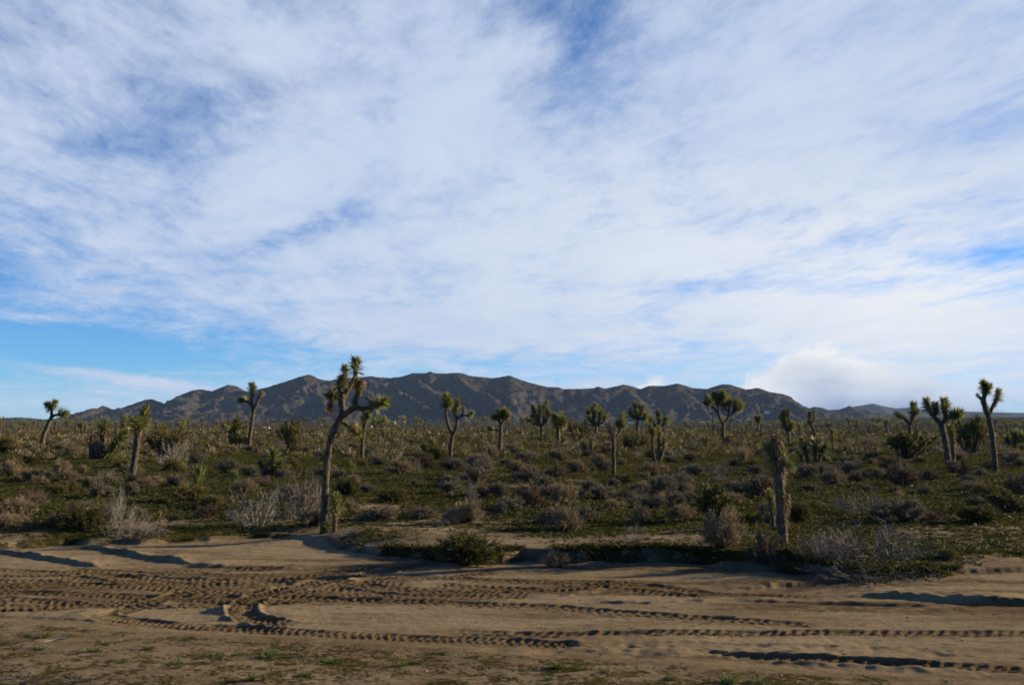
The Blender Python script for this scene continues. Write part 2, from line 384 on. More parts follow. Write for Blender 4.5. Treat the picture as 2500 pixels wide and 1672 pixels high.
RUTS = []; WASH_Y0, WASH_Y1 = 8.6, 26.0
WR = 530
def wash_half(y): return 7.2 + 0.50 * (y - 8.6)
def build_wash():
    ys = WASH_Y0 + (WASH_Y1 - WASH_Y0) * (np.linspace(0, 1, WR) ** 1.15)
    NC = 740
    un = np.linspace(-1, 1, NC)
    X = un[None, :] * wash_half(ys)[:, None]; Y = np.repeat(ys[:, None], NC, 1)
    h = H(X, Y)
    disp = np.zeros_like(h); turned = np.zeros_like(h)
    byX = bank_y(X)
    inw = 1 - sst(Y - byX, -0.5, 0.1)
    # soft ripples and flow lines of dried water
    disp += inw * (0.012 * fbm(X / 1.2, Y / 0.30, 51, 4) + 0.008 * pn(X / 0.5, Y / 0.12, 61) + 0.006 * pn(X / 0.13, Y / 0.10, 62))
    # little scarps that face the camera
    def scarp(pts, amp, width=0.05, decay=0.8, ends=0.5, ragged=0.05):
        P = np.array([plane_at(a, b, WZ) for a, b in pts])
        o = np.argsort(P[:, 0]); P = P[o]
        yl = np.interp(X, P[:, 0], P[:, 1]) + ragged * pn(X * 3.1, X * 0 + amp * 91, 71) + ragged * 0.5 * pn(X * 11, X * 0 + amp * 37, 72)
        e = sst(X, P[0, 0] - 0.05, P[0, 0] + ends) * (1 - sst(X, P[-1, 0] - ends, P[-1, 0] + 0.05))
        d = Y - yl
        return amp * np.clip(0.85 + 0.7 * pn(X * 1.3, X * 0 + amp * 53, 73) + 0.35 * pn(X * 6, Y * 6, 74), 0.5, 1.5) * e * sst(d, -width, width) * np.exp(-np.clip(d, 0, 99) / decay)
    for a in (([(-300, 1340), (0, 1353), (60, 1360), (134, 1372), (209, 1384), (260, 1388)], 0.09, 0.05, 0.7),
              ([(190, 1340), (269, 1351), (343, 1365), (418, 1374), (480, 1384)], 0.10, 0.06, 0.7),
              ([(440, 1386), (567, 1390), (657, 1396), (760, 1392)], 0.08, 0.10, 0.6),
              ([(1990, 1460), (2069, 1464), (2188, 1466), (2278, 1471), (2397, 1478), (2700, 1492)], 0.12, 0.07, 0.9, 1.5, 0.08),
              ([(1780, 1474), (2000, 1478), (2330, 1486)], 0.045, 0.03, 0.4),
              ([(1440, 1477), (1588, 1481), (1707, 1475), (1800, 1470)], 0.05, 0.04, 0.4),
              ([(1390, 1382), (1500, 1377), (1588, 1374), (1660, 1372)], 0.05, 0.04, 0.5),
              ([(1755, 1400), (1800, 1397), (1913, 1396), (1950, 1396)], 0.13, 0.05, 1.0, 0.15),
              ([(1650, 1424), (1767, 1409), (1790, 1402)], 0.04, 0.04, 0.4),
              ([(1750, 1448), (1800, 1445), (1890, 1438), (2009, 1430), (2098, 1428)], 0.09, 0.05, 0.6),
              ([(1370, 1463), (1439, 1452), (1500, 1443)], 0.07, 0.05, 0.4, 0.3),
              ([(1540, 1580), (1797, 1582), (2039, 1585), (2158, 1588), (2278, 1581), (2600, 1572)], 0.020, 0.02, 0.35),
              ([(690, 1502), (958, 1507), (1010, 1508)], 0.015, 0.02, 0.3),
              ([(830, 1517), (899, 1525), (1010, 1529)], 0.015, 0.02, 0.3),
              ([(2250, 1602), (2400, 1612), (2700, 1622)], 0.02, 0.02, 0.3),
              ([(1060, 1401), (1200, 1398), (1420, 1395)], 0.03, 0.03, 0.4),
              ([(1150, 1600), (1379, 1604), (1528, 1611), (1678, 1617), (1900, 1630), (2098, 1642), (2500, 1667), (2700, 1680)], 0.11, 0.30, 0.7, 2.0, 0.03),
              ([(-300, 1507), (0, 1511), (120, 1517), (300, 1528)], 0.03, 0.06, 0.5)):
        disp += scarp(*a)
    # a shadowed hollow under the bank and small mounds
    def mound(px, py, rx, ry, amp):
        x0, y0 = plane_at(px, py, WZ); return 0.55 * amp * np.exp(-((X - x0) / rx) ** 2 - ((Y - y0) / ry) ** 2)
    for a in ((560, 1500, 0.25, 0.45, 0.09), (690, 1508, 0.3, 0.3, 0.06), (690, 1330, 0.8, 0.5, 0.12), (820, 1330, 0.5, 0.4, 0.10), (920, 1325, 0.35, 0.5, 0.12),
              (210, 1505, 0.22, 0.35, 0.06), (330, 1322, 0.25, 0.15, 0.12), (450, 1365, 0.5, 0.3, 0.07), (1420, 1440, 0.3, 0.3, 0.06), (1560, 1392, 0.9, 0.5, 0.05),
              (1600, 1620, 0.5, 0.4, 0.05), (1760, 1640, 0.45, 0.5, 0.05), (1480, 1590, 0.3, 0.3, -0.04), (1010, 1612, 0.35, 0.35, -0.05), (1340, 1611, 0.2, 0.25, -0.05), (1560, 1618, 0.2, 0.25, -0.05),
              (1210, 1604, 0.15, 0.2, -0.05), (1790, 1650, 0.25, 0.2, -0.05)):
        disp += mound(*a)
    for k in range(60):                     # hoof and foot marks
        px = RNG.uniform(1500, 2500); py = RNG.uniform(1585, 1612); disp += mound(px, py, 0.07, 0.09, -0.025 * RNG.uniform(0.3, 1))
    # tyre tracks
    def catmull(P, step=0.04):
        P = np.array(P); Q = np.vstack([2 * P[0] - P[1], P, 2 * P[-1] - P[-2]]); out = []
        for i in range(1, len(Q) - 2):
            n = max(2, int(np.linalg.norm(Q[i + 1] - Q[i]) / step))
            t = np.linspace(0, 1, n, endpoint=False)[:, None]
            out.append(0.5 * (2 * Q[i] + (Q[i + 1] - Q[i - 1]) * t + (2 * Q[i - 1] - 5 * Q[i] + 4 * Q[i + 1] - Q[i + 2]) * t ** 2 + (3 * Q[i] - Q[i - 1] - 3 * Q[i + 1] + Q[i + 2]) * t ** 3))
        return np.vstack(out + [Q[-2][None]])
    def track(pts, w=0.40, depth=0.036, lug=0.034, pitch=0.15, berm=0.012, skew=0.9, fade=0.4):
        pitch = pitch * (0.72 + 0.4 * (len(pts) * 37 % 11) / 11); skew = 0.4 + 1.2 * (len(pts) * 53 % 7) / 7; depth = min(depth, 0.045); lug = min(lug, 0.036 if w < .41 else 0.048); w = max(w, 0.40)
        nonlocal disp, turned
        P = catmull([plane_at(a, b, WZ) for a, b in pts])
        T = np.gradient(P, axis=0); T /= np.linalg.norm(T, axis=1)[:, None] + 1e-9
        s = np.concatenate([[0], np.cumsum(np.linalg.norm(np.diff(P, axis=0), axis=1))])
        best = np.full(h.shape, 9.0); lat = np.zeros_like(h); arc = np.zeros_like(h)
        R = w * 0.5 + 0.18
        for (x0, y0), (tx, ty), sk in zip(P, T, s):
            r0, r1 = np.searchsorted(ys, (y0 - R, y0 + R))
            if r1 <= r0: continue
            hw = wash_half(ys[r0:r1]); c0 = int(max(0, ((x0 - R) / hw.min() if x0 - R < 0 else (x0 - R) / hw.max()) * (NC - 1) / 2 + (NC - 1) / 2 - 1))
            c1 = int(min(NC, ((x0 + R) / hw.max() if x0 + R < 0 else (x0 + R) / hw.min()) * (NC - 1) / 2 + (NC - 1) / 2 + 2))
            if c1 <= c0: continue
            dx_ = X[r0:r1, c0:c1] - x0; dy_ = Y[r0:r1, c0:c1] - y0
            d2 = dx_ * dx_ + dy_ * dy_; bb = best[r0:r1, c0:c1]; k = d2 < bb
            bb[k] = d2[k]
            lat[r0:r1, c0:c1][k] = (-ty * dx_ + tx * dy_)[k]; arc[r0:r1, c0:c1][k] = (sk + tx * dx_ + ty * dy_)[k]
        ok = best < R * R
        end = sst(arc, 0, fade) * (1 - sst(arc, s[-1] - fade, s[-1]))
        al = np.abs(lat); jn = 0.02 * pn(X * 4, Y * 4, 81)
        inside = 1 - sst(al + jn, w * 0.5 - 0.03, w * 0.5 + 0.015)
        row = np.floor((lat / w + 0.5) * 3.0); rf = (lat / w + 0.5) * 3.0 - row
        ph = arc / pitch + 0.5 * (row % 2) + skew * (rf - 0.5) * np.where(row % 2 > 0, 1.0, -1.0) * 0.6 + 0.25 * pn(X * 1.9, Y * 1.9, 83) + 0.10 * pn(X * 7, Y * 7, 84)
        tri = 0.5 + 0.5 * np.sin(2 * PI * ph)
        lg = sst(tri, 0.40, 0.72) * sst(np.minimum(rf, 1 - rf), 0.02, 0.14) * np.clip(0.72 + 1.2 * pn(X * 1.5, Y * 2.2, 85) + 0.5 * pn(X * 6, Y * 6, 92), 0.05, 1.2)
        body = -0.75 * depth * (0.8 + 0.5 * pn(X * 0.8, Y * 0.8, 86)) + 0.85 * lug * lg + 0.006 * pn(X * 14, Y * 14, 87)
        br = berm * np.exp(-((al - w * 0.5 - 0.035) / 0.04) ** 2) * np.clip(0.8 + 1.4 * pn(X * 5, Y * 5, 88), 0, 2)
        k = ok * end * inw * np.clip(0.95 + 0.75 * pn(arc / 0.9, lat * 3 + pts[0][1], 93), 0.3, 1)
        disp = disp * (1 - 0.8 * k * inside) + k * (inside * body + br * (al > w * 0.3))
        turned = np.maximum(turned, k * sst(w * 0.5 + 0.07 - al, 0, 0.1))
    TR = [dict(pts=[(-300, 1432), (0, 1436), (149, 1431), (269, 1436), (418, 1445), (600, 1456), (760, 1462)]),
          dict(pts=[(-300, 1462), (0, 1466), (119, 1472), (239, 1484), (373, 1486), (507, 1484), (640, 1478), (760, 1470)], depth=0.05),
          dict(pts=[(-300, 1446), (0, 1450), (180, 1455), (330, 1462), (480, 1470), (600, 1474)], depth=0.05),
          dict(pts=[(150, 1392), (284, 1399), (448, 1408), (600, 1414), (760, 1420), (900, 1434), (1000, 1444), (1120, 1446)]),
          dict(pts=[(560, 1440), (700, 1432), (809, 1430), (920, 1436), (1018, 1430)], depth=0.04),
          dict(pts=[(870, 1420), (1018, 1414), (1160, 1420), (1300, 1426), (1409, 1426), (1558, 1430), (1660, 1442), (1740, 1456), (1880, 1462), (2010, 1460)]),
          dict(pts=[(1040, 1432), (1200, 1440), (1340, 1446), (1470, 1440), (1560, 1446), (1660, 1462), (1760, 1468)], depth=0.035),
          dict(pts=[(420, 1404), (560, 1410), (720, 1404), (860, 1396), (960, 1386)], depth=0.03, lug=0.02),
          dict(pts=[(-300, 1392), (0, 1396), (90, 1400), (239, 1406), (328, 1417), (448, 1433), (567, 1452), (719, 1464), (869, 1471), (1048, 1477), (1197, 1483), (1300, 1486), (1379, 1490), (1498, 1501), (1648, 1510), (1797, 1520), (1900, 1527), (2010, 1532)], depth=0.05),
          dict(pts=[(248, 1508), (298, 1498), (343, 1481), (418, 1460), (537, 1434), (687, 1418), (800, 1408)], w=0.32, depth=0.05),
          dict(pts=[(735, 1534), (690, 1531), (640, 1524), (600, 1512), (588, 1495), (600, 1478), (640, 1460), (720, 1440), (809, 1420), (928, 1402), (1048, 1380), (1095, 1366)], w=0.42, depth=0.07, lug=0.05, berm=0.04),
          dict(pts=[(230, 1502), (260, 1513), (298, 1521), (448, 1535), (600, 1545), (779, 1555), (958, 1563), (1137, 1571), (1287, 1578), (1370, 1584), (1424, 1586)], w=0.30, depth=0.06, lug=0.045, fade=0.25),
          dict(pts=[(1040, 1546), (1160, 1551), (1300, 1557), (1469, 1556), (1678, 1554), (1900, 1555), (1979, 1552), (2158, 1551), (2500, 1554), (2800, 1557)], w=0.36, depth=0.05, lug=0.045, fade=0.8),
          dict(pts=[(1640, 1604), (1760, 1611), (1900, 1618), (1990, 1623), (2188, 1633), (2350, 1640), (2500, 1648), (2700, 1658)], w=0.34, depth=0.05, lug=0.045, fade=0.8)]
    TR = [dict(pts=[(-300, 1420), (0, 1424), (200, 1420), (400, 1428), (600, 1438), (800, 1446), (960, 1442)], depth=0.05),
          dict(pts=[(-300, 1478), (0, 1480), (150, 1479), (300, 1472), (460, 1462), (640, 1450), (800, 1436), (940, 1420), (1060, 1404)], depth=0.05),
          dict(pts=[(300, 1412), (460, 1420), (640, 1426), (820, 1442), (980, 1458), (1150, 1462), (1320, 1458)], depth=0.045),
          dict(pts=[(120, 1412), (300, 1424), (500, 1444), (700, 1452), (900, 1458), (1020, 1466)], depth=0.045)] + TR
    TR = [dict(pts=[(-300, 1404), (0, 1410), (160, 1408), (330, 1402), (520, 1398), (700, 1392)], depth=0.035),
          dict(pts=[(-300, 1488), (0, 1492), (140, 1490), (280, 1480), (400, 1466), (520, 1450), (660, 1430), (760, 1412), (840, 1398)], depth=0.04),
          dict(pts=[(480, 1462), (640, 1446), (800, 1434), (960, 1424), (1120, 1410), (1230, 1396)], depth=0.035),
          dict(pts=[(760, 1450), (920, 1448), (1100, 1452), (1280, 1448), (1440, 1432), (1600, 1420)], depth=0.035)] + TR
    for t in TR: track(**t)
    # churned clods where many tracks cross
    disp += turned * (0.010 * pn(X * 12, Y * 12, 90) + 0.008 * pn(X * 22, Y * 22, 91))
    pit = sst(bank_y(X) - Y, -0.2, 0.1) * sst(Y - bank_y(X), -1.2, -0.2) * sst(pn(X / 1.6, Y / 1.3, 94), 0.05, 0.3)
    disp += pit * 0.03 * np.abs(pn(X * 5, Y * 5, 95))
    ed = sst(1 - np.abs(un), 0.0, 0.06)[None, :] * sst(Y, WASH_Y0, WASH_Y0 + 0.3) * (1 - sst(Y, WASH_Y1 - 1.5, WASH_Y1))
    near_turned = turned
    z = h + disp * ed + 0.03 * ed - 0.05 * (1 - ed)
    wet = 0.95 * sst(0.10 * sst(X, 0, 3) + fbm(X / 5.0 + 3, Y / 0.8, 301, 4) + 0.30 * np.exp(-((Y - 16.4) / 1.5) ** 2) * sst(-X, -4, 2) + 0.28 * sst(X, 2, 6) * np.exp(-((Y - 17.3) / 1.6) ** 2), 0.02, 0.42)
    def blot(px, py, rx, ry):
        x0, y0 = plane_at(px, py, WZ); return np.exp(-((X - x0) / rx) ** 2 - ((Y - y0) / ry) ** 2)
    dry = np.clip(sst(X, -4.6, -2.6) * np.exp(-((Y - 13.2) / 0.75) ** 2) * (1.1 - .5 * sst(X, 3, 7)) + blot(440, 1505, .7, .6) + blot(60, 1384, 1.6, .8) + blot(500, 1335, 2.0, .8) + 0.6 * blot(2200, 1600, 2.5, .7), 0, 1) * (1 - .9 * turned)
    damp_shade = inw * (wet * (1 - dry) - 0.95 * dry * np.clip(.75 + .9 * fbm(X / 1.6, Y / .3, 311, 3), 0, 1))
    damp_shade = np.where(Y < shoulder_y(X), 0.50 + 0.30 * fbm(X / 1.5, Y / .8, 312, 3), damp_shade)
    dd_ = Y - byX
    damp_shade = np.where(dd_ > -0.05, np.maximum(0.85 * np.exp(-np.clip(dd_, 0, 9) / 0.3), 0.55 * sst(-X, -1, 2) * np.exp(-(np.clip(dd_, 0, 9) / 2.2) ** 2) * np.clip(.6 + fbm(X / 1.2, Y / .6, 314, 3), 0, 1)), np.maximum(damp_shade, 0.9 * sst(dd_, -0.45, -0.1) * sst(X, -3, -1.5) * (1 - sst(X, 6, 7.5))))  # shade painted on bank face and foot; strip at left is damp soil
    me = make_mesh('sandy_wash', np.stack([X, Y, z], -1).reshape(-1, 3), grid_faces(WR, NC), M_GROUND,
                   attrs={'moss': moss_field(X, Y), 'turned': turned, 'damp_shade': damp_shade})
    o = link('sandy_wash', me); tag(o, kind='structure')
    return ys, un, z
WYS, WUN, WZG = build_wash()
def GZ(x, y):                             # height of the surface that shows (wash sheet where it lies on top)
    if WASH_Y0 < y < WASH_Y1 - 1.0:
        un = x / wash_half(y)
        if abs(un) < 0.95:
            r = min(len(WYS) - 1, int(np.searchsorted(WYS, y))); c = int((un + 1) / 2 * (len(WUN) - 1) + 0.5)
            return float(WZG[r, c])
    return float(H(x, y))

def build_ground():
    a = np.linspace(-0.66, 0.66, 450); out = 0.66 + np.geomspace(0.01, 1.6, 20)
    uu = np.concatenate([-out[::-1], a, out])
    ys = np.concatenate([np.linspace(3, 19, 50), 19 * np.geomspace(1.012, 1, 1), np.geomspace(19.3, 12000, 430)])
    ys = np.unique(ys)
    X = uu[None, :] * (ys[:, None] + 9.0); Y = np.repeat(ys[:, None], len(uu), 1)
    z = H(X, Y)
    hw = wash_half(np.clip(Y, WASH_Y0, WASH_Y1))
    ins = sst(hw - np.abs(X), 0.2, 0.9) * sst(Y, WASH_Y0 + 0.1, WASH_Y0 + 0.8) * (1 - sst(Y, WASH_Y1 - 1.6, WASH_Y1 - 0.4))
    z = z - 0.35 * ins
    me = make_mesh('desert_ground', np.stack([X, Y, z], -1).reshape(-1, 3), grid_faces(*X.shape), M_GROUND, attrs={'moss': moss_field(X, Y), 'turned': X * 0, 'scrubby': 0.9 * sst(np.hypot(X, Y), 200, 700)})
    tag(link('desert_ground', me), kind='structure')
    xs = np.linspace(-400, 400, 41); yb = np.linspace(-400, 3.4, 30)
    X, Y = np.meshgrid(xs, yb); z = H(X, Y) - 0.02 - 0.3 * (np.abs(X) > 30) * 0
    me = make_mesh('desert_ground', np.stack([X, Y, z], -1).reshape(-1, 3), grid_faces(*X.shape), M_GROUND, attrs={'moss': X * 0, 'turned': X * 0})
    tag(link('desert_ground', me), kind='structure')
build_ground()

# ------------------------------------------------------------------ mountains
def profile(pts):
    P = np.array([uv_of(*p) for p in pts]); return P
MAIN = [(-700, 1024), (-300, 1018), (-100, 1026), (0, 1022), (38, 1019), (86, 1022), (102, 1025), (153, 1021), (182, 1019), (204, 1008), (220, 1001), (236, 998), (252, 990), (265, 995), (281, 1003), (293, 1000),
        (319, 989), (354, 976), (371, 974), (389, 981), (407, 987), (437, 966), (466, 954), (488, 950), (517, 955), (539, 946), (558, 939), (580, 944), (603, 957),
        (651, 946), (699, 931), (734, 919), (756, 914), (779, 925), (804, 930), (823, 925), (887, 920), (906, 918), (922, 921), (954, 923), (983, 919), (1008, 911), (1040, 911), (1051, 907), (1062, 911),
        (1088, 912), (1117, 910), (1133, 912), (1145, 917), (1168, 920), (1203, 923), (1219, 921), (1244, 917), (1270, 927), (1300, 936), (1337, 945), (1363, 945), (1375, 950), (1423, 949), (1449, 948), (1460, 943),
        (1477, 949), (1500, 944), (1522, 939), (1544, 943), (1563, 950), (1583, 942), (1624, 942), (1653, 936), (1672, 941), (1691, 947), (1726, 950), (1748, 942), (1764, 938), (1783, 939), (1822, 951), (1850, 947),
        (1880, 957), (1912, 962), (1928, 968), (1947, 984), (1972, 997), (2000, 1008), (2040, 1018), (2120, 1026)]
def mountain(name, pts, Yr, depth, nu, nv, spur, seed, mate, hand=(), zb=-1.0, steep=1.5, back=0.5):
    P = profile(pts)
    us = np.linspace(P[0, 0], P[-1, 0], nu); vv = np.interp(us, P[:, 0], P[:, 1])
    t = np.concatenate([np.linspace(0, 1, nv), np.linspace(1, 1 + back, max(6, nv // 5))[1:]])
    U = np.repeat(us[None], len(t), 0); T = np.repeat(t[:, None], nu, 1)
    Y = Yr - depth + depth * T; X = U * (Yr + (Y - Yr) * 0.6)
    Uq = X / Y
    zr = CAMZ + np.interp(U, P[:, 0], P[:, 1]) * Yr
    f = np.clip(T, 0, 1)
    base = H(X, Y) * 0 + zb
    wx = 90 * pn(X / 400, Y / 400, seed + 3); 
    rid = 1 - np.abs(pn((X + wx) / spur, Y / (spur * 2.6) + 3.3, seed)) * 2.2
    rid2 = 1 - np.abs(pn((X + wx * 0.6) / (spur * 0.36), Y / (spur * 0.8), seed + 9)) * 2.2
    body = f ** steep
    relief = (zr - base)
    g1 = np.clip(f * (1 - f) * 4, 0, 1)
    z = base + relief * (body + g1 * (0.26 * (rid - 0.55) + 0.17 * (rid2 - 0.55) + 0.09 * (0.6 - 2.2 * np.abs(pn((X + wx * .4) / (spur * 0.13), Y / (spur * 0.3), seed + 13)))))
    for (p0, p1, fr0, wd, hh) in hand:      # spurs seen in the photograph: from the ridge at p0 down to the foot at p1
        ua, _ = uv_of(*p0); ub, _ = uv_of(*p1)
        k = np.clip((1 - f) / (1 - fr0), 0, 1)
        uc = ua + (ub - ua) * k + 0.004 * pn(f * 6 + ua * 50, f * 0 + 1, seed + 21)
        crest = base + relief * hh * (1 - k) ** 0.8 * 1.0
        cl = crest - np.abs(U - uc) * Yr * wd
        z = np.where((f > fr0) & (cl > z), cl, z)
    z = z + (T > 1) * (-(T - 1) * relief * 1.3)
    amp = np.clip(relief / 120, 0.25, 1) * (0.3 + 0.7 * g1)
    z = z + amp * (20 * fbm(X / 150, Y / 150, seed + 30, 3) + 17 * np.abs(fbm(X / 40, Y / 40, seed + 40, 3))) * np.clip(f * 6, 0, 1)
    z = z + 6.5 * pn(X / 16, Y / 16, seed + 50) * np.clip(f * 6, 0, 1)
    lim = CAMZ + np.interp(U, P[:, 0], P[:, 1]) * Y * (1.0 - 0.10 * (1 - f))
    z = np.where(T <= 1, np.minimum(z, lim), z)
    ridge_row = nv - 1
    z[ridge_row] = zr[ridge_row] + 2.6 * np.abs(pn(X[ridge_row] / 12, X[ridge_row] * 0, seed + 60)) * 2
    z[0] = -25
    me = make_mesh(name, np.stack([X, Y, z], -1).reshape(-1, 3), grid_faces(*X.shape), mate)
    return tag(link(name, me), kind='structure')
mountain('mountains', MAIN, 4600, 900, 760, 120, 330, 101, M_ROCK, zb=-3,
         hand=(((985, 920), (1150, 1030), 0.0, 0.42, 0.93), ((1100, 912), (1262, 1030), 0.0, 0.50, 0.96), ((756, 915), (840, 1030), 0.1, 0.45, 0.95), ((560, 940), (640, 1035), 0.1, 0.45, 0.9),
               ((380, 978), (470, 1035), 0.1, 0.45, 0.9), ((1244, 918), (1330, 1000), 0.2, 0.5, 0.92), ((1522, 940), (1570, 1030), 0.0, 0.4, 0.93), ((1660, 937), (1700, 1030), 0.0, 0.42, 0.92),
               ((1764, 938), (1900, 1020), 0.0, 0.40, 0.93), ((250, 992), (290, 1035), 0.1, 0.5, 0.9)))
HILLS = [(1850, 1030), (1920, 1012), (1960, 1000), (1988, 993), (2004, 995), (2023, 1001), (2048, 1000), (2074, 991), (2093, 997), (2119, 1001), (2150, 1010), (2230, 1018), (2400, 1022), (2700, 1026)]
mountain('low_hills', HILLS, 5600, 700, 320, 60, 240, 211, M_ROCK, zb=8)
FAR = [(1900, 1010), (2000, 1004), (2049, 1000), (2087, 992), (2132, 985), (2160, 992), (2189, 997), (2224, 995), (2262, 1001), (2342, 1004), (2420, 1006), (2500, 1008), (2800, 1004), (3200, 1012)]
mountain('distant_mountains', FAR, 10500, 1500, 300, 50, 700, 307, M_ROCK, zb=5)

# ------------------------------------------------------------------ plant parts
def rib_batch(P0, P1, W0, W1, up=None):
    """flat tapered ribbons from P0 to P1 (n,3), returns verts, quads"""
    n = len(P0); d = P1 - P0; r = RNG.normal(size=(n, 3)) if up is None else up
    s = np.cross(d, r); s /= np.linalg.norm(s, axis=1)[:, None] + 1e-9
    W0 = np.asarray(W0).reshape(-1, 1) * np.ones((n, 1)); W1 = np.asarray(W1).reshape(-1, 1) * np.ones((n, 1))
    V = np.stack([P0 - s * W0, P0 + s * W0, P1 + s * W1, P1 - s * W1], 1).reshape(-1, 3)
    return V, np.arange(4 * n).reshape(n, 4)

class Bag:
    def __init__(s): s.V = []; s.F = []; s.M = []; s.n = 0
    def add(s, V, Fq, m=0):
        s.V.append(V); s.F.append(Fq + s.n); s.M.append(np.full(len(Fq), m)); s.n += len(V)
    def mesh(s, name, mats, smooth=False):
        return make_mesh(name, np.vstack(s.V), np.vstack(s.F), mats, np.concatenate(s.M), smooth)

def unit(a): return a / (np.linalg.norm(a, axis=-1, keepdims=True) + 1e-9)

def rosette(name, mt, n=150, spread=(12, 115), leaf=0.55, droop=0.15, wid=0.032, taper_top=True):
    """spiky leaf head, base at origin, axis +Z, total length about 1.3, radius about 0.5"""
    b = Bag()
    k = (np.arange(n) + RNG.uniform(-.4, .4, n)) / n
    az = np.arange(n) * 2.39996 + RNG.normal(0, .2, n)
    th = np.radians(spread[1] + (spread[0] - spread[1]) * np.clip(k + RNG.normal(0, .08, n), 0, 1) ** 0.85)
    z0 = 0.06 + 0.70 * k
    D = np.stack([np.sin(th) * np.cos(az), np.sin(th) * np.sin(az), np.cos(th)], 1)
    P0 = np.stack([0.05 * np.cos(az), 0.05 * np.sin(az), z0], 1)
    L = leaf * RNG.uniform(.75, 1.1, n)
    P1 = P0 + D * (L * .55)[:, None]; P2 = P0 + D * L[:, None]; P2[:, 2] -= droop * L * np.sin(th)
    up = np.tile([0, 0, 1.0], (n, 1)) + RNG.normal(0, .3, (n, 3))
    V, q = rib_batch(P0, P1, wid * .8, wid, up); b.add(V, q)
    V, q = rib_batch(P1, P2, wid, wid * .12, up); b.add(V, q)
    return b.mesh(name, [mt])
ROS = {'g': [rosette('leaf_rosette', M_LEAF, 170) for _ in range(4)],
       'b': [rosette('leaf_rosette', M_BLUE, 240, (8, 128), 0.62, 0.05, 0.020) for _ in range(2)],
       'y': [rosette('leaf_rosette', M_LEAFY, 140, (15, 125), 0.5, .3) for _ in range(3)],
       'd': [rosette('dead_leaf_skirt', M_DEADLEAF, 120, (95, 168), 0.5, .35) for _ in range(3)],
       'u': [rosette('leaf_rosette', M_YUCCA, 110, (6, 95), 0.85, .22, 0.032) for _ in range(3)],
       'v': [rosette('dead_leaf_skirt', M_DEADLEAF, 90, (120, 172), 0.75, .2, 0.03) for _ in range(2)]}

def spline(P, R, step):
    P = np.array(P, float); R = np.array(R, float)
    if len(P) == 2:
        P = np.array([P[0], (P[0] + P[1]) / 2, P[1]]); R = np.array([R[0], R.mean(), R[1]])
    Q = np.vstack([2 * P[0] - P[1], P, 2 * P[-1] - P[-2]]); oP = []; oR = []
    for i in range(1, len(Q) - 2):
        n = max(2, int(np.linalg.norm(Q[i + 1] - Q[i]) / step)); t = np.linspace(0, 1, n, endpoint=False)[:, None]
        oP.append(0.5 * (2 * Q[i] + (Q[i + 1] - Q[i - 1]) * t + (2 * Q[i - 1] - 5 * Q[i] + 4 * Q[i + 1] - Q[i + 2]) * t ** 2 + (3 * Q[i] - Q[i - 1] - 3 * Q[i + 1] + Q[i + 2]) * t ** 3))
        oR.append(R[i - 1] + (R[i] - R[i - 1]) * t[:, 0])
    return np.vstack(oP + [P[-1:]]), np.concatenate(oR + [R[-1:]])

def tube(b, P, R, sides=9, rough=0.12, m=0, shag=0, shag_len=0.12):
    T = unit(np.gradient(P, axis=0))
    ref = np.tile([0.0, 1.0, 0.0], (len(P), 1)); ref[np.abs(T[:, 1]) > .9] = (1, 0, 0)
    A = unit(np.cross(T, ref)); B = np.cross(T, A)
    an = np.arange(sides) * 2 * PI / sides
    rr = R[:, None] * (1 + rough * RNG.normal(0, 1, (len(P), sides)) + rough * 0.8 * np.sin(np.arange(len(P)) * 1.3)[:, None])
    ring = P[:, None] + rr[..., None] * (A[:, None] * np.cos(an)[None, :, None] + B[:, None] * np.sin(an)[None, :, None])
    n = len(P); i = np.arange(n - 1)[:, None] * sides; j = np.arange(sides)[None]; jn = (j + 1) % sides
    Fq = np.stack([i + j, i + jn, i + jn + sides, i + j + sides], -1).reshape(-1, 4)
    b.add(ring.reshape(-1, 3), Fq, m)
    cap = P[-1] + T[-1] * R[-1] * .6
    V = np.vstack([ring[-1], cap[None]]); jj = np.arange(0, sides, 1)
    b.add(V, np.stack([jj, (jj + 1) % sides, np.full(sides, sides), np.full(sides, sides)], -1)[:, [0, 1, 2, 2]][:, :4] if False else np.stack([jj, (jj + 1) % sides, np.full(sides, sides), jj], -1)[:0], m)
    if shag:                                # flakes of old leaves lying down the trunk
        k = RNG.integers(0, n, shag); a = RNG.uniform(0, 2 * PI, shag)
        rad = A[k] * np.cos(a)[:, None] + B[k] * np.sin(a)[:, None]
        P0 = P[k] + rad * R[k][:, None] * .95
        P1 = P0 - T[k] * shag_len * RNG.uniform(.5, 1.2, (shag, 1)) + rad * (R[k][:, None] * .22 + .008)
        V, q = rib_batch(P0, P1, R[k] * .14, R[k] * .05, rad); b.add(V, q, 1)

LAND = []                                  # landmarks for labels: (phrase, px, py)
OCC = []                                   # taken ground spots (x, y, r)

